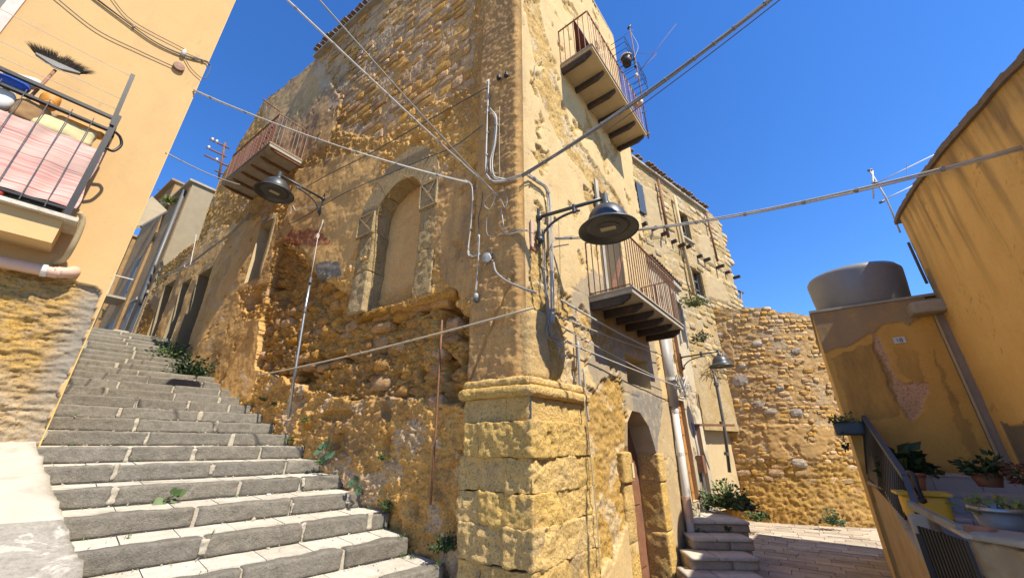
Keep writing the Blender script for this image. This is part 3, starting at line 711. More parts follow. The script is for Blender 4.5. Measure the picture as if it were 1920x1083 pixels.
# corner pillar of big eroded blocks, with its moulding
cz = [(1.84, 2.10), (1.49, 1.84), (1.155, 1.49), (.86, 1.155), (.53, .86), (.18, .53), (-.16, .18), (-.42, -.16)]
prs = random.Random(4)
for i, (z0, z1) in enumerate(cz):
    o = .10 if i == 0 else .15 + prs.uniform(-.012, .02)
    g_ = .006
    la = (.34, .66)[i % 2] + prs.uniform(-.06, .06); lb = (.82, .46)[i % 2] + prs.uniform(-.08, .08); am = .026 if i else .012; fn = .010 if i else .006; g_ = -.006
    cs = FA.P + FA.n * o + FB.n * o * .95; ex, ey = FA.d, FB.d; hh = (z1 - z0) / 2 - g_; zc = UP * (z0 + z1) / 2
    block('pillar_block', cs + ex * (la / 2) + ey * (lb / 2) + zc, ex, ey, UP, (la / 2 - g_, lb / 2 - g_, hh), M['stoneP'], house, (int(la * 62), int(lb * 62), 24), .022, am, None, 3.2, fine=fn)
    e = .93 + prs.uniform(-.03, .05); d0 = .42; i0 = prs.uniform(.0, .018)
    block('pillar_block', cs + ex * ((la + e) / 2) + ey * (d0 / 2 + i0) + zc, ex, ey, UP, ((e - la) / 2 - g_, d0 / 2, hh), M['stoneP'], house, (int((e - la) * 62) + 2, 10, 24), .02, am, None, 3.2, fine=fn)
    e = 1.28 + prs.uniform(-.05, .07); i0 = prs.uniform(.0, .018)
    block('pillar_block', cs + ey * ((lb + e) / 2) + ex * (d0 / 2 + i0) + zc, ex, ey, UP, (d0 / 2, (e - lb) / 2 - g_, hh), M['stoneP'], house, (10, int((e - lb) * 62) + 2, 24), .02, am, None, 3.2, fine=fn)
for f, L, other in ((FA, 1.06, FB), (FB, 1.36, FA)):
    cs = FA.P + FA.n * .17 + FB.n * .17
    c = cs + f.d * (L / 2) + other.d * .17 + UP * 2.16
    block('pillar_moulding', c, f.d, other.d, UP, (L / 2, .17, .062), M['stoneP'], house, (60, 12, 12), .055, .010, None, 6, fine=.004)
    c = cs + f.d * (L / 2 + .02) + other.d * .22 + UP * 2.27
    block('pillar_moulding', c, f.d, other.d, UP, (L / 2 - .06, .17, .05), M['stoneP'], house, (60, 12, 12), .04, .012, None, 6, fine=.004)
c = FA.P + FA.d * .205 + FB.d * .225 + UP * 2.74
block('corner_plaster_bulge', c, FA.d, FB.d, UP, (.25, .25, .46), M['bulge'], house, (28, 28, 40), .11, .016, None, 4, fine=.004)
mt = MB(); mt.beam(FA(-.10, 1.86, .11), FA(-.10, 2.06, .11), .035, .012, FA.n); mt.build('corner_strip', M['irongrey'], house)

# terracotta eaves high on the left face
tb = MB(); V = []
for k in range(7):
    a = pi * k / 6; V.append((cos(a) * .085, sin(a) * .07))
for p in range(6):
    tb.quad(v3(V[p][0], 0, V[p][1]), v3(V[p + 1][0], 0, V[p + 1][1]), v3(V[p + 1][0] * .85, -.55, V[p + 1][1] * .85 + .12), v3(V[p][0] * .85, -.55, V[p][1] * .85 + .12))
    tb.quad(v3(V[p][0] * .8, 0, V[p][1] * .78), v3(V[p + 1][0] * .8, 0, V[p + 1][1] * .78), v3(V[p + 1][0], 0, V[p + 1][1]), v3(V[p][0], 0, V[p][1]))
tme = mesh_from('eaves_tile', tb.V, tb.F, M['tile'], True)
from mathutils import Matrix
s = 3.9
while s < 8.1:
    o = bpy.data.objects.new('eaves_tile', tme); COL.objects.link(o); o.parent = house
    c = FA(s, 13.83 + random.uniform(-.02, .02), .26 + random.uniform(-.03, .03)) - wloc(house)
    x = np.cross(FA.n, UP); mm = np.stack([x, FA.n, UP], 1)
    o.matrix_basis = Matrix([[*mm[r], c[r]] for r in range(3)] + [[0, 0, 0, 1]]); s += .185
mb = MB(); mb.fbox(FA, 3.8, 8.2, 13.70, 13.80, -.1, .16); mb.build('eaves_board', M['concrete'], house)

# door and openings of the right face
recess('doorway_reveal', FB, BDOOR, .38, M['plaster_tan'], house)
mb = MB(); mb.fbox(FB, 2.50, 3.86, -.42, 2.2, -.45, -.345); door = mb.build('door', M['woodbrown'], house)
for s0, s1, z0, z1 in ((2.68, 3.12, -.2, .55), (2.68, 3.12, .68, 1.35), (3.22, 3.70, -.2, .55), (3.22, 3.70, .68, 1.35)):
    mb = MB(); mb.fbox(FB, s0, s1, z0, z1, -.344, -.33); mb.build('door_panel', M['woodbrown'], door)
mb = MB(); mb.tube([FB(3.16, .62, -.345), FB(3.16, .62, -.29), FB(3.16, .70, -.29)], .012); mb.build('handle', M['rust'], door)
for s0, s1, z0, z1, o, o0 in ((2.27, 2.57, -.42, .35, .035, -.34), (2.27, 2.57, .352, 1.10, .04, -.34), (2.24, 2.58, 1.102, 1.52, .075, -.34), (3.79, 4.08, -.42, .28, .04, -.34), (3.79, 4.08, .282, 1.02, .045, -.34), (3.78, 4.10, 1.022, 1.48, .06, -.34)):
    fblock('jamb_stone', FB, s0, s1, z0, z1 - .008, o0, o, M['stoneP'], house, (14, 26, 16), .02, .010, 6)
mb = MB(); mb.fbox(FB, 2.49, 2.555, 1.16, 1.36, .078, .095); mb.build('letter_plate', M['cream_cloth'], house)
recess('window_reveal', FB, BWIN, .42, M['plaster_tan'], house, ('window_infill', M['plaster_tan']))
recess('doorway_reveal', FB, BBALD, .35, M['plaster_tan'], house, ('balcony_door', M['woodgrey']))
recess('doorway_reveal', FB, BUPD, .35, M['rust'], house, ('balcony_door', M['redwood']))
mb = MB(); mb.fbox(FB, 2.28, 2.40, 4.0, 6.5, .035, .07); mb.build('white_trim', M['whitewash'], house)
for s0 in (2.06,): 
    mb = MB(); mb.box(FB(2.06, 9.95, .25), FB.n * .22, FB.d * .02, UP * 1.15); mb.build('shutter', M['redwood'], house) if False else None
# ---------------------------------------------------------------- balconies of the corner house
def balcony(f, s0, s1, z, out, th, parent, slabm, beamm, railm, nbeam, beamh, h, pitch, rb=.008, taper=True, sheetm=None):
    mb = MB(); mb.fbox(f, s0, s1, z, z + th, 0, out); sl = mb.build('balcony', slabm, parent)
    mb = MB(); mb.fbox(f, s0 - .015, s1 + .015, z + th + .002, z + th + .028, 0, out + .02); mb.build('slab_edge', M['concrete'], sl)
    for k in range(nbeam):
        s = s0 + .06 + (s1 - s0 - .12) * k / (nbeam - 1); mb = MB(); w = .035
        prof = [(0, z - .002), (0, z - beamh), (out * .72, z - beamh), (out * .9, z - beamh * .45), (out * .93, z - .002)]
        mb.prism([f(s - w, zz, o) for o, zz in prof], f.d * 2 * w); mb.build('bracket_beam', beamm, sl)
    zt = z + th + h; zb = z + th + .07
    rail = MB()
    for za in (zt, zb):
        for p, q in ((f(s0 + .02, za, .02), f(s0 + .02, za, out - .03)), (f(s0 + .02, za, out - .03), f(s1 - .02, za, out - .03)), (f(s1 - .02, za, out - .03), f(s1 - .02, za, .02))):
            rail.beam(p, q, .03 if za == zt else .018, .014)
    rail.build('railing', railm, sl)
    def bar(s, o):
        b = MB(); b.tube([f(s, z + th, o), f(s + random.uniform(-.006, .006), zt, o)], rb, 5, False); b.build('baluster', railm, sl)
    n = int((s1 - s0) / pitch)
    for k in range(n + 1): bar(s0 + .02 + (s1 - s0 - .04) * k / n, out - .03)
    n = max(2, int(out / pitch))
    for k in range(n):
        bar(s0 + .02, .04 + (out - .07) * k / n); bar(s1 - .02, .04 + (out - .07) * k / n)
    return sl
bU = balcony(FB, 1.24, 4.07, 8.55, .73, .06, house, M['plaster_tan'], M['beamdark'], M['rustpink'], 6, .12, 1.05, .115)
bL = balcony(FB, 1.66, 4.22, 3.70, .74, .07, house, M['concrete'], M['beamdark'], M['rust'], 6, .13, 1.0, .105, .009)
bA = balcony(FA, 7.25, 10.15, 8.82, .86, .09, house, M['concrete'], M['rust'], M['rustpink'], 6, .06, 1.05, .10)
mb = MB(); mb.fbox(FA, 7.27, 10.12, 9.0, 9.8, .80, .812); mb.build('rail_screen', M['rust'], bA)
mb = MB(); mb.tube([FA(7.27, 10.02, .85), FA(7.27, 10.06, 1.3)], .02, 6); mb.build('line_post', M['rustpink'], bA)
mb = MB(); mb.beam(FB(2.1, 3.80, .2), FB(3.0, 5.0, .12), .07, .05); tag(mb.build('wooden_prop', M['woodbrown'], loc=FB(2.1, 3.8, .2)), 'brown plank leaning against the door on the lower street balcony', 'plank')
# chair on the upper balcony
ch = thing('folding_chair', 'faded red wooden chair lying behind the bars of the highest balcony', 'chair', FB(1.75, 8.64, .42))
mb = MB(); mb.box(FB(1.72, 9.02, .40), FB.d * .20, FB.n * .18, UP * .015); mb.build('seat', M['redwood'], ch)
for ds, do in ((-.17, -.15), (.17, -.15), (-.17, .15), (.17, .15)):
    mb = MB(); mb.beam(FB(1.72 + ds, 8.64, .40 + do), FB(1.72 + ds * .9, 9.01, .40 + do * .9), .03, .03, FB.n); mb.build('leg', M['redwood'], ch)
mb = MB(); mb.box(FB(1.90, 9.33, .40), UP * .10, FB.n * .18, FB.d * .012); mb.build('backrest', M['redwood'], ch)
for do in (-.16, .16):
    mb = MB(); mb.beam(FB(1.89, 9.0, .40 + do), FB(1.92, 9.45, .40 + do), .03, .03, FB.n); mb.build('back_post', M['redwood'], ch)
bs = thing('wicker_basket', 'brown basket on the highest balcony beside the red chair', 'basket', FB(1.5, 8.64, .5))
mb = MB(); mb.lathe(FB(1.5, 8.64, .5), [(.0, 0), (.14, 0), (.17, .16), (.155, .16), (.13, .02)], 14); mb.build('bowl', M['rust'], bs, smooth=True)
# pot rack hung outside the upper railing, with its pots
rk = thing('pot_rack', 'black wire plant rack hooked over the highest balcony railing', 'plant rack', FB(2.6, 9.3, .74))
for s0_ in (2.30, 3.05):
    mb = MB()
    for z_ in (9.42, 9.62, 9.78):
        mb.tube([FB(s0_, z_, .74), FB(s0_, z_, 1.06), FB(s0_ + .52, z_, 1.06), FB(s0_ + .52, z_, .74)], .007, 5)
    for ds in (0, .17, .35, .52):
        mb.tube([FB(s0_ + ds, 9.78, 1.06), FB(s0_ + ds, 9.42, 1.06), FB(s0_ + ds, 9.42, .74), FB(s0_ + ds, 9.62, .72)], .006, 5)
    mb.build('basket_frame', M['ironblack'], rk)
def pot(name, label, c, r, h, m, mrim=None, cat='plant pot', group=None):
    t = thing(name, label, cat, c, group)
    mb = MB(); mb.lathe(c, [(0, 0), (r * .72, 0), (r * .98, h * .85), (r * .9, h * .85), (r * .85, h * .8), (0, h * .78)], 20); mb.build('vessel', m, t, smooth=True)
    mb = MB(); mb.lathe(c, [(r * .985, h * .84), (r * 1.08, h * .845), (r * 1.08, h), (r * .92, h), (r * .9, h * .84)], 20); mb.build('rim', mrim or m, t, smooth=True)
    return t
pot('hanging_pot', 'two-tone pale and dark pot in the wire rack of the highest balcony', FB(2.70, 9.43, .92), .12, .24, M['blackp'], M['pink_ceramic'])
pot('hanging_pot', 'small pinkish pot fixed outside the far bars of the highest balcony', FB(3.55, 9.02, .83), .085, .16, M['pink_ceramic'])
pot('hanging_pot', 'tiny orange pot low on the far end of the highest balcony railing', FB(3.3, 8.8, .8), .06, .12, M['terracotta'])

# ---------------------------------------------------------------- street lamps
def street_lamp(f, s, z, L, bend, label, scale=1.0, head=None):
    p0 = f(s, z, .05); dirv = f.n + f.d * bend; dirv = dirv / np.linalg.norm(dirv)
    t = thing('street_lamp', label, 'street lamp', f(s, z - .45, 0), 'dark bell street lamps on wall brackets')
    k = scale
    mb = MB(); mb.box(f(s, z - .16 * k, .045), f.d * .02, UP * .30 * k, f.n * .012)
    mb.build('wall_plate', M['lampgrey'], t)
    for zz in (z, z - .36 * k):
        mb = MB(); mb.lathe(f(s, zz, .04), [(0, 0), (.05 * k, 0), (.05 * k, .03), (.03 * k, .06), (0, .06)], 14, f.n); mb.build('bracket_boss', M['lampgrey'], t, smooth=True)
    e = p0 + dirv * L + UP * .03 * L
    mb = MB(); mb.tube([p0, p0 + dirv * L * .5 + UP * .015 * L, e], .026 * k, 10); mb.build('arm', M['lampgrey'], t, smooth=True)
    pts = []
    for i in range(13):
        a = i / 12 * pi / 2; pts.append(f(s, z - .42 * k, .07) + dirv * (L * .56) * (1 - cos(a)) + UP * (.36 * k) * sin(a))
    pts.append(pts[-1] + dirv * .05)
    mb = MB(); mb.tube(pts, .018 * k, 8); mb.build('brace', M['lampgrey'], t, smooth=True)
    mb = MB(); q = p0 + dirv * L * .55 + UP * .015 * L; mb.lathe(q - UP * .085 * k, [(.022, 0), (.028, 0), (.028, .12), (.022, .12)], 10); mb.build('collar', M['lampgrey'], t)
    r = .30 * k; b = e + UP * (.06 * k)
    mb = MB(); mb.lathe(b, [(0, 0), (.038 * k, 0), (.040 * k, -.13 * k), (.055 * k, -.14 * k), (.06 * k, -.19 * k), (.045 * k, -.195 * k)], 16); mb.build('stem', M['lampgrey'], t, smooth=True)
    top = -.19 * k; k = k * 1.24; r = .30 * k; top = top
    prof = [(.045 * k, top), (.09 * k, top - .012 * k), (.14 * k, top - .045 * k), (.18 * k, top - .105 * k), (.20 * k, top - .17 * k), (.208 * k, top - .215 * k), (.235 * k, top - .235 * k), (.275 * k, top - .255 * k), (r, top - .28 * k), (r, top - .292 * k), (r * .92, top - .275 * k), (.215 * k, top - .245 * k)]
    mb = MB(); mb.lathe(b, prof, 36); sh = mb.build('shade', M['lampgrey'], t, smooth=True)
    mb = MB(); mb.lathe(b, [(.216 * k, top - .246 * k), (.19 * k, top - .258 * k), (.12 * k, top - .260 * k), (.118 * k, top - .266 * k), (0, top - .266 * k)], 36); mb.build('underplate', M['lampgrey'], t)
    mb = MB(); dx = np.cross(dirv, UP); mb.box(b + UP * (top - .269 * k), dirv * .075 * k, dx * .030 * k, UP * .004); pn = mb.build('led_panel', M['led'], t)
    mb = MB()
    for i in range(-3, 4): mb.box(b + UP * (top - .2735 * k) + dirv * .02 * i * k, dirv * .002, dx * .02 * k, UP * .001)
    mb.build('panel_rib', M['irongrey'], pn)
    return e
street_lamp(FB, .27, 4.56, .93, .22, 'large dark bell lamp on the sunlit corner, in front of the street balcony')
street_lamp(FA, 5.49, 6.92, 1.0, .0, 'dark bell lamp above the stairs, beside the blind arched niche')
street_lamp(FB, 6.39, 3.62, .85, .0, 'small far dark bell lamp on the cream house before the round wall', .72)

# ---------------------------------------------------------------- cables and fittings on the corner house
def sagline(p, q, sag, n=24):
    return [np.asarray(p) * (1 - t) + np.asarray(q) * t - UP * sag * 4 * t * (1 - t) for t in np.linspace(0, 1, n)]
def smooth(pts, n=6):
    P = [np.asarray(p, float) for p in pts]; P = [2 * P[0] - P[1]] + P + [2 * P[-1] - P[-2]]; out = []
    for i in range(1, len(P) - 2):
        for t in np.linspace(0, 1, n, endpoint=False):
            a, b, c, d = P[i - 1:i + 3]; out.append(.5 * ((2 * b) + (c - a) * t + (2 * a - 5 * b + 4 * c - d) * t * t + (3 * b - a - 3 * c + d) * t ** 3))
    return out + [P[-2]]
def cable(label, pts, r, m, name='cable', cat='cable', group=None, strands=1, spread=.012, ties=0):
    t = thing(name, label, cat, pts[0], group); rs_ = random.Random(len(label))
    tw = rs_.uniform(1.5, 3)
    P = [np.asarray(p, float) for p in pts]
    for k in range(strands):
        if strands == 1: Q = P
        else:
            Q = []
            for i, p in enumerate(P):
                tg = P[min(i + 1, len(P) - 1)] - P[max(i - 1, 0)]; tg /= np.linalg.norm(tg) + 1e-9; x = np.cross(tg, v3(.2, .3, .93)); x /= np.linalg.norm(x); y = np.cross(tg, x)
                a = 2 * pi * k / strands + i / len(P) * tw; Q.append(p + (x * cos(a) + y * sin(a)) * spread)
        mb = MB(); mb.tube(Q, r, 6); mb.build('strand', m, t, smooth=True)
    for k in range(ties):
        i = int((k + .6) / ties * (len(P) - 2)); tg = P[i + 1] - P[i]; tg /= np.linalg.norm(tg)
        mb = MB(); mb.tube([P[i] - tg * .012, P[i] + tg * .012], r + spread * (strands > 1) + .003, 8); mb.build('tie', M['cableg'], t)
    return t
def pa(u, v, o=.05): s_, z_ = FA.px(u, v, o); return FA(s_, z_, o)
def pb(u, v, o=.05): s_, z_ = FB.px(u, v, o); return FB(s_, z_, o)
J = pa(925, 358, .10)
cable('pale cable from the top edge to the pillar, left of the two that cross', sagline(at_y(528, -10, 2.2), J, .02), .011, M['cablew'], ties=8)
cable('darker cable from the top edge to the pillar, right of the two that cross', sagline(at_y(588, -12, 2.4), pa(935, 370, .10), .03), .009, M['cableg'], ties=4)
cable('thick bundled cable rising from the corner to the top right of the sky', sagline(pb(978, 330, .10), at_y(1475, -25, 2.6), .10, 30), .011, M['cableg'], strands=4, spread=.016, ties=12)
cable('thin dark cable beside the thick bundle across the top right sky', sagline(pb(1130, 250, .9), at_y(1490, -22, 2.65), .03, 24), .007, M['cabled'])
cable('twin white cable sagging from the yellow house to the stone pillar', sagline(FY(-.02, FY.px(372, 176)[1], .03), pa(878, 342, .10), .14, 30), .009, M['cablew'], strands=2, spread=.011, ties=7)
cable('thin white cable from the yellow house towards the stair-side balcony', sagline(FY(-.02, FY.px(322, 293)[1], .03), pa(450, 346, .9), .06), .010, M['cablew'])
cable('sun-bleached rope cable slung low across the eroded wall to the pillar', sagline(pa(1000, 577, .14), pa(480, 704, .14), .05, 26), .014, M['rope'], ties=3)
cable('white cable passing behind the corner lamp towards the right-hand yellow house', sagline(pb(1040, 447, .10), at_y(1180, 432, 4.6), .03, 10)[:-1] + sagline(at_y(1180, 432, 4.6), FW(*FW.px(1925, 274), .02), .10, 26), .008, M['cablew'], strands=3, spread=.013, ties=9)
for i, (a, b, r, mk, lb) in enumerate((((1052, 562), (1218, 652), .016, 'cablew', 'thickest pale conduit descending under the lower street balcony'), ((1047, 592), (1240, 664), .010, 'rope', 'straight tan cable just below the thickest conduit under the lower balcony'),
        ((1050, 610), (1250, 715), .007, 'cablew', 'thin pale cable running over the recessed window under the balcony'), ((1060, 640), (1305, 735), .009, 'cablew', 'lowest pale cable stretched from the corner to the tangle by the drain pipe'))):
    cable(lb, sagline(pb(*a, .10), pb(*b, .16 if i < 3 else .3), .03, 14), r, M[mk])
def wallrun(label, pxs, f, r, mk, o=.085, strands=1, spread=.012, ties=0, name='wall_cable', cat='cable'):
    fn = pa if f is FA else pb
    return cable(label, smooth([fn(u, v, o) for u, v in pxs], 6), r, M[mk], name, cat, None, strands, spread, ties)
wallrun('thick white conduit pair standing upright high on the pillar', [(915, 150), (914, 200), (913, 260), (912, 325)], FA, .012, 'cablew', .10, 2, .016, 4)
wallrun('bowed grey conduit bunch right of the upright white pair on the pillar', [(919, 205), (930, 222), (928, 265), (921, 300), (926, 330), (945, 337)], FA, .010, 'cablew', .10, 3, .018, 2)
wallrun('thin pinkish wire standing upright beside the conduits on the pillar', [(937, 200), (936, 260), (937, 335)], FA, .005, 'rope', .09)
wallrun('loose cable loop running from the pillar conduits to the corner', [(912, 328), (925, 340), (950, 338), (978, 328)], FA, .010, 'cablew', .12, 3, .014, 2)
wallrun('white drooping cable that bends down at the dark pillar edge', [(872, 338), (884, 348), (886, 380), (882, 430), (878, 470), (884, 480), (900, 476)], FA, .009, 'cablew', .09, 2, .010, 3)
wallrun('pale twin flex hanging down to the bulb holder on the pillar', [(898, 440), (896, 500), (892, 548)], FA, .007, 'cablew', .10, 2, .010)
wallrun('white curling wire in the tangle at the middle of the pillar', [(925, 360), (912, 372), (908, 384), (918, 392), (925, 380), (930, 364)], FA, .007, 'cablew', .11)
wallrun('second curling wire hanging from the tangle on the pillar', [(932, 362), (942, 380), (947, 390), (951, 375), (946, 352)], FA, .008, 'cableg', .11)
wallrun('pale wire dropping from the tangle and turning towards the corner', [(940, 392), (944, 420), (948, 438), (975, 434), (990, 430)], FA, .007, 'cablew', .10)
wallrun('square dark loop of flex round a blackened patch on the pillar', [(914, 402), (912, 420), (916, 442), (945, 440), (968, 431), (992, 434), (1004, 440)], FA, .006, 'cableg', .10)
wallrun('dark hanging wire knot on the left of the pillar tangle', [(905, 360), (903, 384), (897, 410), (899, 440)], FA, .006, 'cabled', .09)
wallrun('grey curved hose from the junction box down to the corner', [(925, 492), (930, 510), (950, 527), (985, 542), (1005, 548)], FA, .017, 'cableg', .11)
wallrun('upper old cable drooping in line along the high stone wall', [(912, 165), (840, 205), (760, 250), (690, 290), (620, 325), (575, 350)], FA, .010, 'cabled', .10)
wallrun('lower old cable slung beneath it above the blind niche', [(905, 235), (850, 275), (790, 300), (720, 330), (640, 365), (560, 412), (540, 420)], FA, .009, 'cabled', .10)
wallrun('white cable end curled beside the stair-side lamp bracket', [(545, 402), (548, 385), (556, 395), (575, 390), (605, 388)], FA, .010, 'cablew', .08)
wallrun('grey cable bundle running along the far left end of the wall', [(470, 400), (430, 440), (395, 465), (362, 490), (330, 508), (300, 520)], FA, .016, 'cableg', .14, 2, .02)
wallrun('pale looped cable end hanging at the far left end of the wall', [(368, 440), (362, 470), (350, 490), (346, 500), (356, 497), (362, 470)], FA, .014, 'cablew', .16)
wallrun('bunch of white cables standing on the sunlit corner beside the lamp', [(988, 326), (1008, 340), (1026, 356), (1031, 400), (1033, 450), (1035, 520), (1036, 575), (1036, 605)], FB, .008, 'cablew', .085, 5, .022, 5)
wallrun('dark wire bunch behind the lamp bracket', [(1018, 430), (1020, 470), (1021, 520), (1026, 560), (1030, 610), (1036, 632), (1050, 640)], FB, .007, 'cableg', .07, 3, .016, 2)
wallrun('grey wire loop under the corner bunch', [(1028, 600), (1024, 620), (1030, 636), (1042, 636), (1046, 622)], FB, .008, 'cableg', .07)
wallrun('thin flex curving from the corner bunch to the big lamp', [(1034, 470), (1036, 455), (1046, 446), (1075, 442)], FB, .007, 'cableg', .12)
wallrun('yellow conduit standing beside the pillar', [(1094, 690), (1100, 760), (1104, 790)], FB, .018, 'rope', .12)
wallrun('grey conduit stub standing above the pillar moulding', [(1083, 640), (1086, 690), (1088, 726)], FB, .022, 'pvcgrey', .10)
wallrun('thin cable running down the pillar face to the ground', [(1095, 745), (1105, 830), (1112, 900), (1120, 980), (1126, 1075)], FB, .007, 'rope', .19)
wallrun('short tan wire on the sunlit wall below the highest balcony', [(1020, 100), (1018, 112), (1004, 122), (1002, 150)], FB, .008, 'rope', .05)
jb = thing('junction_box', 'round grey junction box on the pillar at the end of the curved hose', 'junction box', pa(916, 485, .06))
mb = MB(); mb.lathe(pa(916, 485, .05), [(0, 0), (.075, 0), (.075, .06), (.06, .075), (0, .075)], 18, FA.n); mb.build('body', M['pvcgrey'], jb, smooth=True)
mb = MB(); mb.lathe(pa(916, 485, .12), [(0, .005), (.05, .005), (.045, .016), (0, .018)], 16, FA.n); mb.build('lid', M['cablew'], jb)
for k in range(4):
    a = k * pi / 2 + .6; c = pa(916, 485, .08) + (FA.d * cos(a) + UP * sin(a)) * .085
    mb = MB(); mb.lathe(c, [(0, -.02), (.014, -.02), (.014, .02), (0, .02)], 8, FA.d * cos(a) + UP * sin(a)); mb.build('gland', M['pvcgrey'], jb)
bh = thing('bulb_holder', 'old grey bulb holder dangling from twin flex on the pillar', 'bulb holder', pa(893, 556, .10))
mb = MB(); mb.lathe(pa(893, 550, .10), [(0, 0), (.022, 0), (.034, -.02), (.034, -.07), (.028, -.075)], 14); mb.build('cap', M['pvcgrey'], bh, smooth=True)
mb = MB(); mb.lathe(pa(893, 550, .10), [(.024, -.07), (.03, -.10), (.018, -.125), (0, -.13)], 14); mb.build('bulb', M['bluegrey'], bh, smooth=True)
for u, v, lb in ((935, 146, 'left one of two dark insulators high on the pillar'), (949, 141, 'right one of two dark insulators, nearer the corner, high on the pillar')):
    t = thing('insulator', lb, 'insulator', pa(u, v, .05)); c = pa(u, v, .12)
    mb = MB(); mb.lathe(c, [(0, .07), (.022, .065), (.03, .03), (.02, .02), (.042, 0), (.036, -.03), (.016, -.04), (0, -.04)], 14); mb.build('bell', M['blackp'], t, smooth=True)
    mb = MB(); mb.tube([pa(u, v, 0), pa(u, v, .12) - UP * .05, pa(u, v, .12) - UP * .02], .009, 6); mb.build('hook', M['rust'], t)
t = thing('metal_strip', 'pinkish punched metal strip fixed to the corner near the lamp', 'metal strip', FB(.12, 4.1, .05))
mb = MB(); mb.beam(FB(.09, 3.98, .05), FB(.09, 4.42, .05), .05, .02, FB.n); mb.build('strip', M['pvcpink'], t)
mb = MB(); mb.beam(FB(.09, 3.96, .06), FB(.09, 4.0, .06), .09, .03, FB.n); mb.build('foot', M['rust'], t)
t = thing('service_pole', 'slender grey service tube leaning on the wall from the steps to the lamp', 'pole', pa(540, 785, .12))
mb = MB(); mb.tube([pa(540, 785, .10), pa(556, 680, .12), pa(572, 580, .10), pa(583, 520, .09)], .024, 8); mb.build('tube', M['steel'], t, smooth=True)
mb = MB(); mb.tube([pa(583, 520, .09), pa(590, 480, .08), pa(595, 450, .08), pa(597, 438, .08), pa(604, 420, .08), pa(606, 412, .07)], .010, 6); mb.build('flex', M['cablew'], t, smooth=True)
mb = MB(); mb.box(pa(594, 443, .08), FA.d * .05, UP * .05, FA.n * .03); mb.build('box', M['pvcpink'], t)
for u, v in ((582, 525), (572, 580), (549, 720)):
    mb = MB(); mb.tube([pa(u - 1, v + 5, .11), pa(u + 1, v - 5, .11)], .03, 8); mb.build('clamp', M['irongrey'], t)
t = thing('rusty_rod', 'rusty brown rod standing against the eroded wall left of the pillar', 'rod', pa(807, 945, .10))
mb = MB(); mb.tube([pa(807, 945, .12), pa(815, 830, .12), pa(816, 820, .125), pa(823, 700, .11), pa(829, 600, .08)], .014, 7); mb.build('rod', M['rust'], t, smooth=True)

# drain pipe on the right face
t = thing('drain_pipe', 'white drain pipe with thick grey upper length at the far edge of the corner house', 'drain pipe', FB(5.0, -.4, .12))
mb = MB(); mb.tube([FB(5.02, 4.0, .10), FB(5.0, 2.35, .10)], .115, 14); mb.build('upper_pipe', M['pvcgrey'], t, smooth=True)
mb = MB(); mb.tube([FB(5.0, 2.38, .11), FB(4.86, 1.0, .12), FB(4.72, -.42, .12)], .07, 14); mb.build('lower_pipe', M['pvcwhite'], t, smooth=True)
for z_ in (2.25, 1.45, .7, 2.9):
    mb = MB(); s_ = 4.72 + .28 * (z_ + .42) / 2.8; mb.tube([FB(min(s_, 5.0), z_ - .03, .11), FB(min(s_, 5.0), z_ + .03, .11)], .125 if z_ > 2.4 else .08, 14); mb.build('collar', M['pvcwhite'] if z_ > 1 else M['pvcpink'], t)
mb = MB(); mb.tube([FB(4.80, .30, .12), FB(4.83, .68, .12)], .077, 14); mb.build('band', M['pvcpink'], t)
# tangle of wires at the pipe
t = thing('wire_tangle', 'tangle of grey wires knotted round the drain pipe top', 'wires', FB(5.0, 2.6, .3)); rs_ = np.random.RandomState(3)
for k in range(12):
    c = FB(5.2, 2.75, .22); pts = [c + FB.d * rs_.uniform(-.35, .55) + UP * rs_.uniform(-.25, .28) + FB.n * rs_.uniform(-.05, .12) for _ in range(5)]
    mb = MB(); mb.tube(smooth(pts, 5), .008 if k % 3 else .014, 5); mb.build('wire', M['cableg' if k % 2 else 'cablew'], t, smooth=True)

# ---------------------------------------------------------------- cream house beyond, with the orange door
cream = thing('cream_house', 'narrow cream rendered house with tall orange wooden shutters beside the drain pipe', 'house', FB(6.2, .2, 0))
def relief_C(s, z):
    rough = fbm(s * 5, z * 5, 6, 202, .6); peel = (fbm(s * 1.7, z * 1.3, 5, 201) > .30).astype(float)
    h = .02 + .006 * rough + .03 * fbm(s, z, 3, 5); h = h - peel * (.03 - .02 * rough)
    m1 = np.stack([1 - peel, peel * .6, .25 * (fbm(s * .9, z * .6, 3, 9) > .1), 0 * s], 1); m2 = np.stack([0 * s, 0 * s, .35 * (z < 1.5), 0 * s], 1); return h, m1, m2
CW = [[(5.55, .55), (6.05, .55), (6.05, 2.55), (5.55, 2.55)], [(6.0, 2.9), (6.45, 2.9), (6.45, 4.4), (6.0, 4.4)], [(6.75, 4.15), (7.22, 4.15), (7.22, 5.25), (6.75, 5.25)], [(6.62, .33), (7.08, .33), (7.08, 2.05), (6.62, 2.05)]]
def hole_C(s, z):
    r = np.zeros(s.shape, bool)
    for d in CW: r |= inside(d, s, z)
    return r
M['wallC'] = wall_mat('cream_house_wall', (.50, .37, .19), (.60, .45, .25), (.40, .3, .17), (.70, .60, .42), (.62, .52, .35), (.70, .63, .50), (.33, .27, .2), (.5, .4, .2), bd=.006)
sheet('facade_wall', FB, steps_((4.98, 7.42, .028)), steps_((-.4, 5.7, .028)), relief_C, M['wallC'], cream, hole_C)
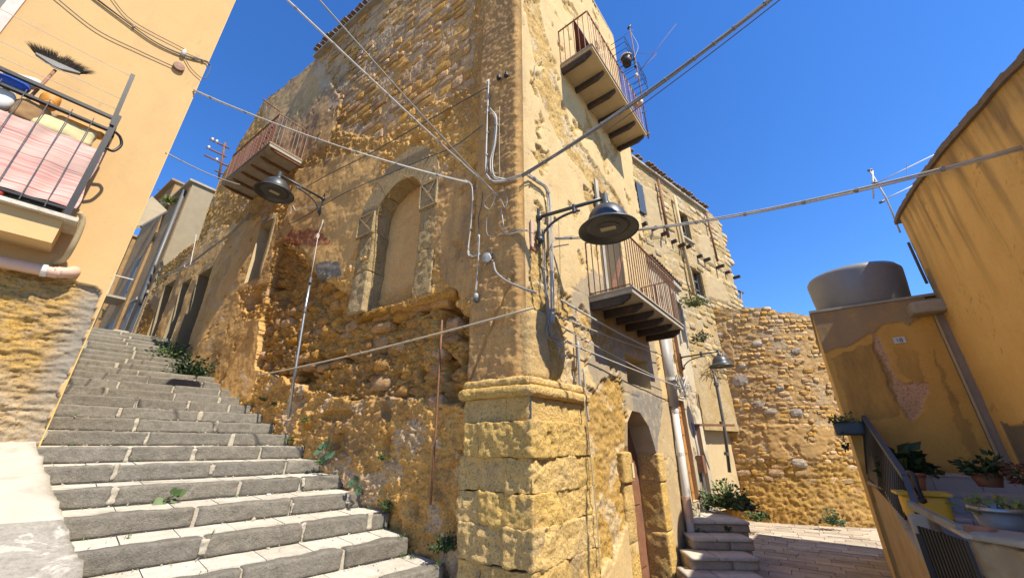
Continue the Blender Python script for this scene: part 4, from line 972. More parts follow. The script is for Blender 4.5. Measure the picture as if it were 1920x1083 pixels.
for k, (m_, nm) in enumerate((('woodorange', 'door'), ('woodorange', 'shutter'), ('shutter', 'window'), ('woodbrown', 'door'))):
    recess('reveal', FB, CW[k], .14 if k < 2 else .25, M['plaster_tan'], cream)
    mb = MB(); p = CW[k]; mb.fbox(FB, p[0][0] + .01, p[1][0] - .01, p[0][1], p[2][1] - .01, -.16, -.06); o = mb.build(nm, M[m_], cream)
    for z_ in np.linspace(p[0][1] + .25, p[2][1] - .25, 5):
        mb = MB(); mb.fbox(FB, p[0][0] + .05, p[1][0] - .05, z_ - .1, z_ + .1, -.06, -.045); mb.build('panel', M[m_], o)
mb = MB()
for a in ((6.63, 6.745, 4.05, 5.4), (7.225, 7.34, 4.05, 5.4)): mb.fbox(FB, *a, .02, .075)
mb.fbox(FB, 6.747, 7.223, 5.255, 5.4, .02, .075); mb.build('window_surround', M['whitewash'], cream)
mb = MB(); c0 = [P2(FB, 4.98, -.35), P2(FB, 7.40, -.35), P2(FB, 7.40, -4), P2(FB, 4.98, -4)]
mb.prism([p + UP * -.4 for p in c0], UP * 6.08); mb.build('house_body', M['plaster_tan'], cream)
mb = MB(); mb.box(FB(7.41, 2.65, -.17), FB.d * .012, FB.n * .19, UP * 3.05); mb.build('end_wall', M['wallC'], cream)
mb = MB(); mb.box(FB(6.20, 5.76, -1.0), FB.d * 1.26, FB.n * 1.12, UP * .06); rf = mb.build('roof', M['concrete'], cream)
s = 5.0
while s < 7.42:
    o = bpy.data.objects.new('roof_tile', tme); COL.objects.link(o); o.parent = rf; c = FB(s, 5.84, .16) - wloc(rf); x = np.cross(FB.n, UP); mm = np.stack([x, FB.n, UP], 1)
    o.matrix_basis = Matrix([[*mm[r], c[r]] for r in range(3)] + [[0, 0, 0, 1]]); s += .18
mb = MB(); mb.tube([FB(6.5, 2.1, .03), FB(6.5, 1.2, .05), FB(6.5, .35, .05)], .03, 8); mb.build('downpipe', M['pvcgrey'], cream, smooth=True)
mb = MB(); mb.beam(FB(6.55, 2.05, .05), FB(7.3, 2.05, .75), .05, .05); mb.build('awning_bar', M['rust'], cream)
gm = thing('gas_meter', 'brown meter box with thin pipes low on the cream house', 'meter box', FB(6.45, .9, .08))
mb = MB(); mb.fbox(FB, 6.3, 6.48, 1.05, 1.4, .02, .16); mb.build('box', M['woodbrown'], gm)
for ds in (-.04, .04):
    mb = MB(); mb.tube([FB(6.39 + ds, 1.05, .09), FB(6.39 + ds, .25, .09)], .013, 6); mb.build('pipe', M['steel'], gm)
# drain pipe in the gap between cream house and round wall
t = thing('corner_downpipe', 'grey downpipe in the dark gap between cream house and round wall', 'drain pipe', at_y(1372, 890, 10.6))
mb = MB(); mb.tube([at_y(1368, 885, 10.6), at_y(1358, 800, 10.6), at_y(1345, 730, 10.6), at_y(1337, 690, 10.6)], .04, 10); mb.build('pipe', M['irongrey'], t, smooth=True)
for v_ in (850, 793, 720):
    u_ = 1368 - (885 - v_) * .15; mb = MB(); mb.tube([at_y(u_, v_ + 3, 10.6), at_y(u_ - .5, v_ - 3, 10.6)], .065, 10); mb.build('collar', M['irongrey'], t)

# ---------------------------------------------------------------- tall stone house far behind on the right
FF = Frame(FB(9, 0, 0), 51.5, 1)
F = FF.pts
fe = F([(1185, 305), (1340, 410), (1390, 565)])
far = thing('far_stone_house', 'tall sunlit stone house with dark windows and thin drainpipes beyond the street', 'house', FF(0, 0, 0))
s_a, s_b, zt = fe[0][0] - .6, fe[1][0] + .4, (fe[0][1] + fe[1][1]) / 2
W1 = F([(1271, 398), (1287, 405), (1294, 452), (1279, 442)]); W2 = F([(1297, 503), (1313, 512), (1321, 560), (1305, 550)])
def rect(W): return [(W[:, 0].min(), W[:, 1].min()), (W[:, 0].max(), W[:, 1].min()), (W[:, 0].max(), W[:, 1].max()), (W[:, 0].min(), W[:, 1].max())]
FWIN = [rect(W1), rect(W2)]
P_pl = [F(p) for p in ([(1200, 345), (1225, 360), (1245, 450), (1215, 440)], [(1303, 440), (1330, 445), (1338, 500), (1310, 480)], [(1322, 515), (1352, 525), (1365, 570), (1325, 560)])]
def relief_F(s, z):
    pl = np.zeros_like(s)
    for p in P_pl: pl = np.maximum(pl, inside([tuple(q) for q in p], s + .15 * fbm(s * 2, z * 2, 3, 3), z + .15 * fbm(s * 2, z * 2, 3, 4)).astype(float))
    h = .02 * fbm(s * 4, z * 4, 5, 303) + pl * .06
    return h, np.stack([pl, (1 - pl) * .5 * (fbm(s, z, 3, 8) > .1), .35 * sstep(zt - 1.5, zt, z), 0 * s], 1), np.zeros((len(s), 4))
def hole_F(s, z):
    r = z > zt + .12 * np.floor(3 * noise2(s * 1.5, s * 0, 7)) * .3 + .2
    for d in FWIN: r |= inside(d, s, z)
    return r
sheet('facade_wall', FF, steps_((s_a, s_b, .06)), steps_((2, zt + .35, .06)), relief_F, M['wallF'], far, hole_F)
fs = courses(FF, s_a, s_b, 3.5, zt + .1, (.19, .27), (.28, .6), .10, 'stoneF', lambda s, z: not any(inside([tuple(q) for q in p], np.array([s]), np.array([z]))[0] for p in P_pl) and not hole_F(np.array([s - .25, s + .25]), np.array([z, z])).any(), 31, out=-.028, gap=.025)
set_stones(fs, far, 150)
for d in FWIN:
    recess('window_reveal', FF, d, .25, M['wallF'], far)
    (a, z0), (b, _), (_, z1), _ = d
    mb = MB(); mb.fbox(FF, a, b, z0, z1, -.24, -.20); w_ = mb.build('window', M['glass'], far)
    mb = MB()
    for q in ((a, a + .08, z0, z1), (b - .08, b, z0, z1), ((a + b) / 2 - .04, (a + b) / 2 + .04, z0, z1)): mb.fbox(FF, *q, -.19, -.12)
    for zz in np.linspace(z0, z1, 4): mb.fbox(FF, a, b, zz - .03, zz + .03, -.19, -.135)
    mb.build('frame', M['shutter'], w_)
    mb = MB(); mb.fbox(FF, a - .1, b + .1, z0 - .08, z0, -.1, .08); mb.build('sill', M['concrete'], w_)
a0 = F([(1192, 345), (1198, 398)])
mb = MB(); mb.fbox(FF, a0[0][0] - .1, a0[0][0] + .25, a0[1][1], a0[0][1], .03, .08); mb.build('shutter', M['bluegrey'], far)
for (u0, v0, u1, v1, m_, r_) in ((1228, 340, 1247, 447, 'rust', .05), (1258, 370, 1294, 552, 'plaster_tan', .05), (1318, 400, 1340, 492, 'rust', .04)):
    p, q = F([(u0, v0), (u1, v1)]); sx = (p[0] + q[0]) / 2; mb = MB(); mb.tube([FF(sx, p[1], .12), FF(sx, q[1], .12)], r_, 8); mb.build('downpipe', M[m_], far, smooth=True)
zj = F([(1290, 472)])[0][1]
for k, u in enumerate((1206, 1222, 1240, 1262, 1275, 1283, 1310, 1322, 1345, 1362, 1378)):
    sx = F([(u, 440 + (u - 1206) * .52)])[0][0]; mb = MB(); mb.fbox(FF, sx - .045, sx + .045, zj - .05, zj + .05, 0, .18 + .06 * (k % 3)); mb.build('joist_stub', M['beamdark'], far)
mb = MB(); mb.prism([P2(FF, s_a, -.27) + UP * 0, P2(FF, s_b - .05, -.27), P2(FF, s_b - .05, -4), P2(FF, s_a, -4)], UP * (zt - .05)); mb.build('house_body', M['plaster_tan'], far)
rf = MB(); rf.fbox(FF, s_a, s_b - 1.2, zt + .02, zt + .10, -.8, .12); rf = rf.build('roof', M['concrete'], far); s = s_a
while s < s_b - 1.3:
    if random.random() < .9:
        o = bpy.data.objects.new('roof_tile', tme); COL.objects.link(o); o.parent = rf; c = FF(s, zt + .16 + random.uniform(-.02, .03), .2 + random.uniform(-.05, .04)) - wloc(rf); x = np.cross(FF.n, UP); mm = np.stack([x, FF.n, UP], 1)
        o.matrix_basis = Matrix([[*mm[r], c[r]] for r in range(3)] + [[0, 0, 0, 1]])
    s += .19
p = F([(1392, 545)])[0]
t = thing('roof_bracket', 'small dark bracket sticking out past the edge of the far stone house', 'bracket', FF(p[0], p[1] - .3, 0))
mb = MB(); mb.tube([FF(p[0] - .2, p[1] - .5, -.1), FF(p[0] + .1, p[1], -.1)], .04, 6); mb.build('post', M['irongrey'], t)
mb = MB(); mb.beam(FF(p[0] - .1, p[1], -.1), FF(p[0] + .35, p[1] + .02, -.1), .08, .06); mb.build('arm', M['irongrey'], t)

# ---------------------------------------------------------------- round tower wall
TC = v3(9.71, 16.45, 0); TR = 5.0
def TP(s, z, o):
    """s = arc length from the middle, positive to the right"""
    a = R(200) - np.asarray(s) / TR
    r = TR + np.asarray(o)
    return np.stack([TC[0] + r * np.sin(a), TC[1] + r * np.cos(a), np.asarray(z, float) + 0 * a], -1)
tower = thing('round_tower', 'rounded golden rubble stone wall with a broken top at the end of the street', 'tower', TP(0, -.4, 0))
def tz(s): return np.interp(s, [-3, -2, -.6, .3, 1.2, 4], [6.3, 6.25, 5.85, 5.75, 5.45, 5.35]) + .10 * np.floor(noise2(np.asarray(s) * 2.3, np.asarray(s) * 0, 5) * 4) / 4
def relief_T(s, z):
    wx = s + .2 * fbm(s * 2, z * 2, 4, 351); wz = z + .2 * fbm(s * 2, z * 2, 4, 361)
    pl = ((wx < -.9) & (wz > 3.2) & (wz < 5.4)) | ((wz > 1.25) & (wz < 2.15) & (wx > -.6)) | ((wz < 2.0) & (wx < -.7) & (wz > 1.5))
    pl = (pl & (fbm(s * 2.1, z * 2.4, 5, 371, .6) > -.10)).astype(float); ero = (wz < 1.2).astype(float)
    rough = fbm(s * 5, z * 6, 6, 302, .6); crag = fbm(s * 5, z * 8, 5, 304, .55, True)
    f1, f2, _ = worley(s * 2.6, z * 3.6, 305); crack = sstep(.14, 0, f2 - f1)
    h = (.006 + .03 * rough + .015 * crag) * (1 - pl) * (1 - ero) + pl * (.035 + .02 * rough + .015 * crag) + ero * (-.02 + .06 * rough + .04 * crag + .03 * fbm(s * 9, z * 15, 4, 309, .6, True) - .012 * crack) + .12 * sstep(.8, -.3, z)
    m1 = np.stack([pl, (1 - pl) * (1 - ero) * (.35 + .5 * (fbm(s * 1.2, z * 1.2, 3, 306) > .1)), .30 * (fbm(s * .6, z * .6, 3, 307) > .15) + .4 * sstep(.5, 0, tz(s) - z), 0 * s], 1)
    return h, m1, np.stack([0 * s, ero, 0 * s, 0 * s], 1)
sheet('tower_wall', lambda s, z, o: TP(s, z, o), steps_((-3.6, 3.4, .03)), steps_((-.42, 6.6, .03)), relief_T, M['wallT'], tower, lambda s, z: z > tz(s))
tl_ = []; rs_ = np.random.RandomState(41); z = -.35
while z < 6.4:
    hh = rs_.uniform(.085, .155) * (1.25 if z < 1.1 else 1); s = -3.0
    while s < 2.9:
        ww = rs_.uniform(.11, .30) * (1.3 if z < 1.1 else 1); c_s, c_z = s + ww / 2, z + hh / 2 + rs_.uniform(-.02, .02); s += ww
        if c_z > tz(c_s) - .03: continue
        h_, m1_, m2_ = relief_T(np.array([c_s]), np.array([c_z]))
        if m1_[0, 0] > .5 or (m2_[0, 1] > .5 and rs_.rand() < .35) or rs_.rand() < .10: continue
        a = R(200) - c_s / TR; n = v3(sin(a), cos(a), 0); d = v3(-cos(a), sin(a), 0)
        tl_.append((TP(c_s, c_z, rs_.uniform(-.04, .012)), d, UP, n, ww - .018, hh * rs_.uniform(.75, 1.05) - .006, .09, rs_.uniform(-.08, .08), 'stoneT'))
    z += hh
for c_s, c_z, w_, h_ in ((-1.3, 4.35, .34, .26), (-.75, 3.95, .2, .16), (-.9, 3.5, .42, .30), (-.55, 2.75, .26, .24), (-.3, 2.55, .3, .16), (.35, 2.5, .28, .2), (-1.25, 5.0, .3, .2), (.1, 3.2, .2, .14), (.8, 4.3, .24, .16), (-1.6, 2.35, .2, .3), (.1, 1.15, .34, .2), (-.2, 4.6, .26, .16)):
    a = R(200) - c_s / TR; n = v3(sin(a), cos(a), 0); d = v3(-cos(a), sin(a), 0); tl_.append((TP(c_s, c_z, .0), d, UP, n, w_, h_, .14, .1 * (c_z - 3), 'paver'))
set_stones(tl_, tower, 300)
tb_ = MB()
ss = np.linspace(-3.55, 3.35, 24); inner = [TP(s_, 0, -.35) for s_ in ss]; tb_.prism([p + UP * -.41 for p in inner], UP * 5.6); tb_.build('tower_core', M['concrete'], tower)
tb_ = MB()
for s_ in np.arange(-3.5, 3.3, .12):
    zt_ = float(tz(s_ + .06)) - .02; c = TP(s_ + .06, zt_ - .15, -.19); a = R(200) - s_ / TR
    tb_.box(c, v3(-cos(a), sin(a), 0) * .065, v3(sin(a), cos(a), 0) * .19, UP * .16)
tb_.build('wall_top', M['stoneT'], tower)
# ---------------------------------------------------------------- yellow house on the left
yh = thing('yellow_house', 'smooth yellow painted house with a cluttered balcony and bare eroded stone base', 'house', FY(0, 1.5, 0))
Ypl = FY.pts([(-200, 500), (0, 503), (85, 512), (140, 527), (187, 543), (190, 552), (172, 600), (150, 655), (118, 720), (93, 778), (60, 1000), (-400, 1000)])
def relief_Y(s, z):
    wx = s + .05 * fbm(s * 6, z * 6, 4, 401); wz = z + .05 * fbm(s * 6, z * 6, 4, 402)
    st = inside([tuple(p) for p in Ypl], wx, wz).astype(float)
    rough = fbm(s * 4, z * 7, 6, 403, .6); crag = fbm(s * 3.5, z * 8, 5, 404, .55, True)
    f1, f2, _ = worley(s * 2.2 + .3 * noise2(s * 4, z * 4, 2), z * 4.2, 405); crack = sstep(.1, 0, f2 - f1)
    q1, q2, _ = worley(s * .55 + .25 * fbm(s * 4, z * 4, 4, 21), z * .5 + .25 * fbm(s * 4, z * 4, 4, 22), 423); cr_ = sstep(.016, 0, q2 - q1) * (fbm(s * .8, z * .8, 3, 5) > .05)
    edge = sstep(0.34, .05, -s)   # render reveals round the edge of the bare stone
    low = sstep(2.5, 2.0, z + .25 * fbm(s * 2, z * 2, 3, 9))
    h = (.02 + .0015 * rough + .004 * noise2(s * 1.1, z * 1.1, 6) - .006 * cr_) * (1 - st) + st * (-.05 + .05 * rough * (1 - edge * .5) + .035 * crag - .012 * crack * (1 - edge) + .03 * fbm(s * 6, z * 16, 4, 409, .6, True) * (1 - edge * .7))
    h = h * sstep(0, .015, -s + .012)
    m1 = np.stack([1 - st, .5 * st * np.maximum(edge, low), .35 * st * (fbm(s * 1.5, z * 1.5, 3, 7) > 0) + .7 * cr_ * (1 - st) + .16 * (1 - st) * sstep(.0, .35, fbm(s * 2.2, z * .5, 4, 31)), 0 * s], 1); m2 = np.stack([0 * s, st * (1 - edge) * (1 - low), .8 * st * edge * (1 - low * .5), 0 * s], 1)
    return h, m1, m2
YW = [(-2.9, 6.4), (-1.97, 6.4), (-1.97, 8.2), (-2.9, 8.2)]; YD = [(-2.6, 4.21), (-1.75, 4.21), (-1.75, 6.2), (-2.6, 6.2)]
sheet('facade_wall', FY, steps_((-4.5, -1.4, .08), (-1.4, 0, .016)), steps_((1.2, 3.75, .016), (3.75, 11.5, .08)), relief_Y, M['wallY'], yh, lambda s, z: inside(YW, s, z))
mb = MB(); y0 = [P2(FY, 0, -.06), P2(FY, -4.5, -.06), P2(FY, -4.5, -5), P2(FY, 0, -5)]; mb.prism([p + UP * -.4 for p in y0], UP * 11.85); mb.build('house_body', M['concrete'], yh)
mb = MB(); mb.box(FY(.004, 6.4, -2.55), FY.n * 2.56, FY.d * .006, UP * 5.0); sdw = mb.build('side_wall', M['yellowside'] if 'yellowside' in M else M['plaster_tan'], yh)
mb = MB()
for q in ((-2.98, -1.86, 6.28, 6.41), (-1.97, -1.86, 6.41, 8.2)): mb.fbox(FY, *q, -.05, .055)
mb.build('window_surround', M['pink_ceramic'], yh)
mb = MB(); mb.fbox(FY, -2.9, -1.97, 6.4, 8.2, -.055, -.03); mb.build('window', M['shutter'], yh)
# balcony: slab, rails, posts, parapet box
mb = MB(); mb.fbox(FY, -4.2, -.60, 3.82, 4.13, -.02, .46); yb = mb.build('balcony', M['yellowpaint'] if 'yellowpaint' in M else M['plaster_tan'], yh)
mb = MB(); mb.fbox(FY, -4.2, -.49, 4.132, 4.18, -.02, .55); mb.build('marble_slab', M['limestone'], yb)
mb = MB()
mb.beam(FY(-4.2, 5.73, .5), FY(-.62, 5.73, .5), .045, .045); mb.beam(FY(-4.2, 5.53, .5), FY(-.62, 5.53, .5), .06, .03); mb.beam(FY(-4.2, 4.27, .5), FY(-.62, 4.27, .5), .04, .03)
mb.build('rail', M['ironblack'], yb)
mb = MB(); mb.beam(FY(-.60, 4.18, .5), FY(-.60, 5.80, .5), .06, .05, FY.n); mb.build('corner_post', M['ironblack'], yb)
mb = MB(); mb.beam(FY(-.615, 5.6, .53), FY(-.66, 6.52, .53), .045, .035, FY.n); mb.build('line_post', M['ironblack'], yb)
mb = MB(); mb.tube(smooth([FY(-.57, 5.55, .5), FY(-.50, 5.52, .46), FY(-.46, 5.42, .44), FY(-.50, 5.28, .46), FY(-.57, 5.26, .5)], 5), .017, 8); mb.build('curved_hook', M['ironblack'], yb, smooth=True)
for k in range(18):
    s_ = -.78 - k * .19; mb = MB(); mb.tube([FY(s_, 4.20, .548), FY(s_ + .003, 5.58, .548)], .005, 6); mb.build('baluster', M['irongrey'], yb)
for zz in (5.53, 5.73):
    mb = MB(); mb.beam(FY(-.60, zz, .5), FY(-.60, zz, .02), .04, .03); mb.build('return_rail', M['ironblack'], yb)
mb = MB(); mb.tube(smooth([FY(-.52, 4.30, .44), FY(-.47, 4.24, .40), FY(-.45, 4.1, .36), FY(-.45, 3.9, .28), FY(-.47, 3.76, .16), FY(-.53, 3.70, .06)], 6), .03, 10); mb.build('waste_hose', M['plaster_tan'], yh, smooth=True)
t = tag(MB().tube(smooth([FY(-2.4, 3.55, .12), FY(-.62, 3.57, .12), FY(-.50, 3.58, .13), FY(-.40, 3.61, .10), FY(-.36, 3.66, .03), FY(-.36, 3.69, -.03)], 6), .068, 16).build('waste_pipe', M['pvcpink'], yh, smooth=True))
mb = MB(); mb.tube([FY(-.60, 3.57, .12), FY(-.55, 3.575, .122)], .078, 16); mb.build('pipe_collar', M['pvcwhite'], yh)
for s0_, s1_ in ((-1.2, -1.15),):
    mb = MB(); mb.tube([FY(s0_, 3.558, .12), FY(s1_, 3.559, .12)], .074, 14); mb.build('pipe_collar', M['pvcpink'], yh)

# clutter of the balcony, each thing its own
cl = MB(); n_ = 90; m_ = 30; V = []; F = []
for j in range(m_ + 1):
    for i in range(n_ + 1):
        u_ = i / n_; w_ = j / m_; s_ = -2.6 + u_ * 2.04; z_ = 5.20 - w_ * .90 + .03 * sin(u_ * 9) * (1 - w_) + (.06 * sin(u_ * 3.0 + .8) if w_ < .5 else 0) * (1 - w_)
        o_ = .496 + .012 * sin(u_ * 46 + w_ * 4 + sin(w_ * 7)) + .014 * sin(u_ * 19 + 2 + w_ * 6) + .02 * sin(w_ * 8 + u_ * 7) * w_; V.append(FY(s_ + .02 * w_ * sin(9 * w_), z_, o_))
for j in range(m_):
    for i in range(n_):
        a = j * (n_ + 1) + i; F.append((a, a + 1, a + n_ + 2, a + n_ + 1))
cl.add(V, F); tag(cl.build('striped_cloth', M['stripes'], loc=FY(-1.5, 4.3, .55), smooth=True), 'pink and white striped cloth tied along the outside of the yellow house balcony rail', 'cloth')
br = thing('broom', 'upturned broom with dark bristles leaning over the yellow house balcony rail', 'broom', FY(-1.30, 4.2, .30))
h0, h1 = FY(-1.33, 5.45, .42), FY(-1.265, 6.07, .46)
mb = MB(); mb.tube([FY(-1.42, 4.25, .36), h0, h1], .016, 8); mb.build('handle', M['woodbrown'], br, smooth=True)
bd = (FY.d * .95 + UP * .05); bd /= np.linalg.norm(bd)
mb = MB(); c = h1 + UP * .02
mb.prism([c - bd * .19 + UP * .058, c - bd * .03 + UP * .0, c + bd * .03 + UP * .0, c + bd * .19 + UP * .058, c + bd * .19 + UP * .075, c - bd * .19 + UP * .075], FY.n * .05); mb.build('head', M['irongrey'], br)
mb = MB(); rs_ = np.random.RandomState(8)
for k in range(1100):
    x = rs_.uniform(-1, 1); o_ = rs_.uniform(0, .05); b0 = c + bd * .19 * x + FY.n * o_ + UP * .07; L = .17 + rs_.uniform(-.05, .04)
    if abs(x + .05) < .12: L *= .75
    tip = b0 + UP * L * (1 - .3 * abs(x)) + bd * (x * .12 + rs_.uniform(-.02, .02)) + FY.n * rs_.uniform(-.02, .03); sd = bd * .003
    mb.add([b0 - sd, b0 + sd, tip], [(0, 1, 2)])
mb.build('bristles', M['bristle'], br)
def lump(name, label, cat, c, half, m, seed, r=.08, amp=.03, f=FY):
    P, F = block_mesh(half, (10, 8, 8), r, amp, seed, 5); A = np.array([f.d, UP, f.n]); V = np.asarray(c) + P @ A
    if np.linalg.det(A) < 0: F = [q[::-1] for q in F]
    mb = MB(); mb.add(V, F); o = mb.build(name, m, loc=np.asarray(c) - UP * half[1], smooth=True); return tag(o, label, cat)
lump('laundry_bundle', 'cream bag lying behind the balcony rail beside the post', 'bag', FY(-.95, 5.33, .40), (.26, .13, .06), M['cream_cloth'], 3)
lump('laundry_bundle', 'ochre folded cloth above the cream bag behind the rail', 'cloth', FY(-.85, 5.47, .38), (.22, .05, .06), M['orange_cloth'], 5, .04, .02)
lump('plastic_bag', 'bright orange bag right behind the broom handle', 'bag', FY(-1.19, 5.70, .30), (.07, .13, .07), M['orange_cloth'], 7)
lump('laundry_bundle', 'brown cloth hanging below the rail left of the cream bag', 'cloth', FY(-1.24, 5.36, .42), (.13, .13, .05), M['cloth_brown'], 8)
lump('laundry_bundle', 'white crumpled cloth at the left edge behind the balcony rail', 'cloth', FY(-1.52, 5.42, .42), (.13, .17, .05), M['cloth_white'], 9)
lump('laundry_bundle', 'blue cloth on top of the white pile behind the balcony rail', 'cloth', FY(-1.50, 5.68, .38), (.14, .06, .06), M['cloth_blue'], 10, .05, .02)
lump('laundry_bundle', 'white towel heaped above the balcony rail left of the broom', 'cloth', FY(-1.46, 5.79, .36), (.15, .07, .07), M['cloth_white'], 12, .06, .03)
lump('planter_box', 'black trough standing behind the bars under the striped cloth', 'planter', FY(-1.2, 4.30, .36), (.55, .10, .09), M['blackp'], 13, .02, .004)
lump('red_ball', 'red lid at the left edge of the balcony floor', 'lid', FY(-1.13, 4.24, .47), (.04, .03, .04), M['redp'], 14, .025, .002)
for i, (za, zb, lb) in enumerate(((6.48, 6.60, 'highest'), (6.05, 6.20, 'middle'), (5.87, 5.95, 'lowest'))):
    cable('%s of three thin laundry lines above the yellow house balcony' % lb, sagline(FY(-.65 + i * .02, za, .53), FY(-3.6, zb, .53), .04, 16), .0035, M['cablew'], 'laundry_line', 'laundry line', 'laundry lines of the balcony')
def wy(label, pxs, r, mk, o=.05, **kw):
    return cable(label, smooth([FY(*FY.px(u, v, o), o) for u, v in pxs], 6), r, M[mk], 'wall_cable', 'cable', **kw)
wy('upper dark cable pair crossing the top of the yellow house', [(170, -10), (230, 35), (290, 78), (343, 103), (385, 115), (393, 122)], .009, 'cabled', strands=2, spread=.010, ties=2)
wy('lower dark cable crossing the top of the yellow house to a round box', [(98, -10), (180, 55), (260, 95), (330, 127)], .007, 'cabled')
wy('thin dark cable between the other two on the yellow house', [(205, -10), (250, 40), (345, 92)], .006, 'cabled')
wy('cable loop hanging at the corner of the yellow house', [(345, 98), (368, 108), (392, 118), (394, 130), (385, 146), (376, 145), (358, 128), (346, 108)], .006, 'cabled')
t = thing('wall_box', 'round brown box on the yellow house under the cable hook', 'junction box', FY(-.30, 7.4, .02)); c = FY(*FY.px(334, 129), .03)
mb = MB(); mb.lathe(c, [(0, 0), (.075, 0), (.075, .05), (0, .055)], 18, FY.n); mb.build('body', M['woodbrown'], t)
t = thing('cable_hook', 'pale glass insulator hook by the corner of the yellow house', 'insulator', FY(-.28, 7.7, .02)); c = FY(*FY.px(343, 104), .06)
mb = MB(); mb.lathe(c, [(0, .06), (.03, .05), (.035, 0), (.03, -.06), (0, -.07)], 12); mb.build('glass', M['cablew'], t, smooth=True)
mb = MB(); mb.tube([c - FY.n * .06 - UP * .03, c + UP * .02, c + UP * .09], .008, 6); mb.build('hook', M['steel'], t)

# ---------------------------------------------------------------- houses further up the stairs
def box_house(name, label, f, s0, s1, o, zt, wallm, depth=5, z0=.5):
    h = thing(name, label, 'house', f(s0, z0, o)); mb = MB(); mb.fbox(f, s0, s1, z0, zt, o - depth, o); mb.build('wall', wallm, h); return h
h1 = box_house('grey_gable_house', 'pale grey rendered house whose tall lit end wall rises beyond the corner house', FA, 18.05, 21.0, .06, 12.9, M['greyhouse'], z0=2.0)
mb = MB(); mb.fbox(FA, 17.95, 21.0, 12.9, 13.0, -4.2, .22); mb.build('roof', M['concrete'], h1)
mb = MB(); mb.fbox(FA, 18.12, 21.0, 2.0, 12.88, .062, .078); mb.build('street_face', M['farochre'], h1)  # ochre sheet on the shaded side only; its warm shade is put into the colour
mb = MB(); mb.tube([FA(18.5, 12.6, .16), FA(18.5, 7.2, .16), FA(18.5, 6.9, .12)], .07, 10); mb.build('downpipe', M['irongrey'], h1, smooth=True)
for s0, s1, z0, z1 in ((18.3, 18.9, 4.3, 7.4), (19.7, 20.4, 4.3, 7.4)):
    mb = MB(); mb.fbox(FA, s0, s1, z0, z1, .05, .095); d_ = mb.build('door', M['woodgrey'], h1); mb = MB(); mb.fbox(FA, s0 - .1, s1 + .1, z1, z1 + .12, .06, .14); mb.build('lintel', M['concrete'], d_)
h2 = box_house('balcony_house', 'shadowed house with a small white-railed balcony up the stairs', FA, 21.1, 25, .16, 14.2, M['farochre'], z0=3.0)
mb = MB(); mb.fbox(FA, 21.4, 22.8, 7.75, 7.85, .16, .8); bb = mb.build('balcony', M['concrete'], h2)
for k in range(9):
    mb = MB(); s_ = 21.42 + k * .17; mb.tube([FA(s_, 7.85, 0.78), FA(s_, 8.75, 0.78)], .014, 5); mb.build('baluster', M['pvcwhite'], bb)
mb = MB(); mb.beam(FA(21.4, 8.75, 0.78), FA(22.8, 8.75, 0.78), .04, .04); mb.beam(FA(21.4, 8.75, 0.78), FA(21.4, 8.75, .18), .04, .04); mb.beam(FA(21.4, 8.3, 0.78), FA(22.8, 8.3, 0.78), .03, .03); mb.build('railing', M['pvcwhite'], bb)
for s0, z0 in ((21.8, 7.86), (21.6, 4.6), (22.8, 4.6), (24.0, 4.6)):
    mb = MB(); mb.fbox(FA, s0, s0 + .7, z0, z0 + 2.2, .15, .18); mb.build('door', M['shutter'], h2)
mb = MB(); mb.fbox(FA, 21.0, 25.1, 14.2, 14.3, -3.0, .36); mb.build('roof', M['tile'], h2)
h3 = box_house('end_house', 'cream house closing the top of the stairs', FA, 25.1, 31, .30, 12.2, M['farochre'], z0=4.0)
for s0 in (25.8, 28.0): 
    mb = MB(); mb.fbox(FA, s0, s0 + .8, 5.0, 7.6, .29, .32); mb.build('door', M['woodbrown'], h3)
mb = MB(); mb.fbox(FA, 25.0, 31, 12.2, 12.3, -2.5, .5); mb.build('roof', M['tile'], h3)
# canopy seen past the yellow corner
cp = thing('left_canopy_house', 'house on the left of the stairs with a jutting pale concrete canopy', 'house', at_y(255, 560, 13) * v3(1, 1, 0))
p4 = [at_y(283, 372, 12.6), at_y(311, 399, 12.4), at_y(262, 428, 10.8), at_y(225, 430, 10.4)]
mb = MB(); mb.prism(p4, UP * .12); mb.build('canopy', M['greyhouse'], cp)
mb = MB(); mb.tube([p + UP * .06 for p in p4[:3]], .04, 6); mb.build('canopy_edge', M['shutter'], cp)
q = [at_y(150, 430, 10.2), at_y(190, 440, 10.6), at_y(205, 430, 13.0), at_y(150, 400, 13.0)]
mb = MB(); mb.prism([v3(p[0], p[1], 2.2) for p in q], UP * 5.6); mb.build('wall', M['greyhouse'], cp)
# stone bench blocks at the stair top
for i, (u, v, y_, mk, lb) in enumerate(((205, 632, 14.2, 'whitewash', 'white cement block at the top of the stairs'), (222, 628, 14.2, 'concrete', 'tan cement block beside the white one at the top of the stairs'))):
    c = at_y(u, v, y_); tag(block('cement_block', c, FA.d, FA.n, UP, (.24, .22, .16), M[mk], None, (5, 5, 5), .02, .006), lb, 'block')

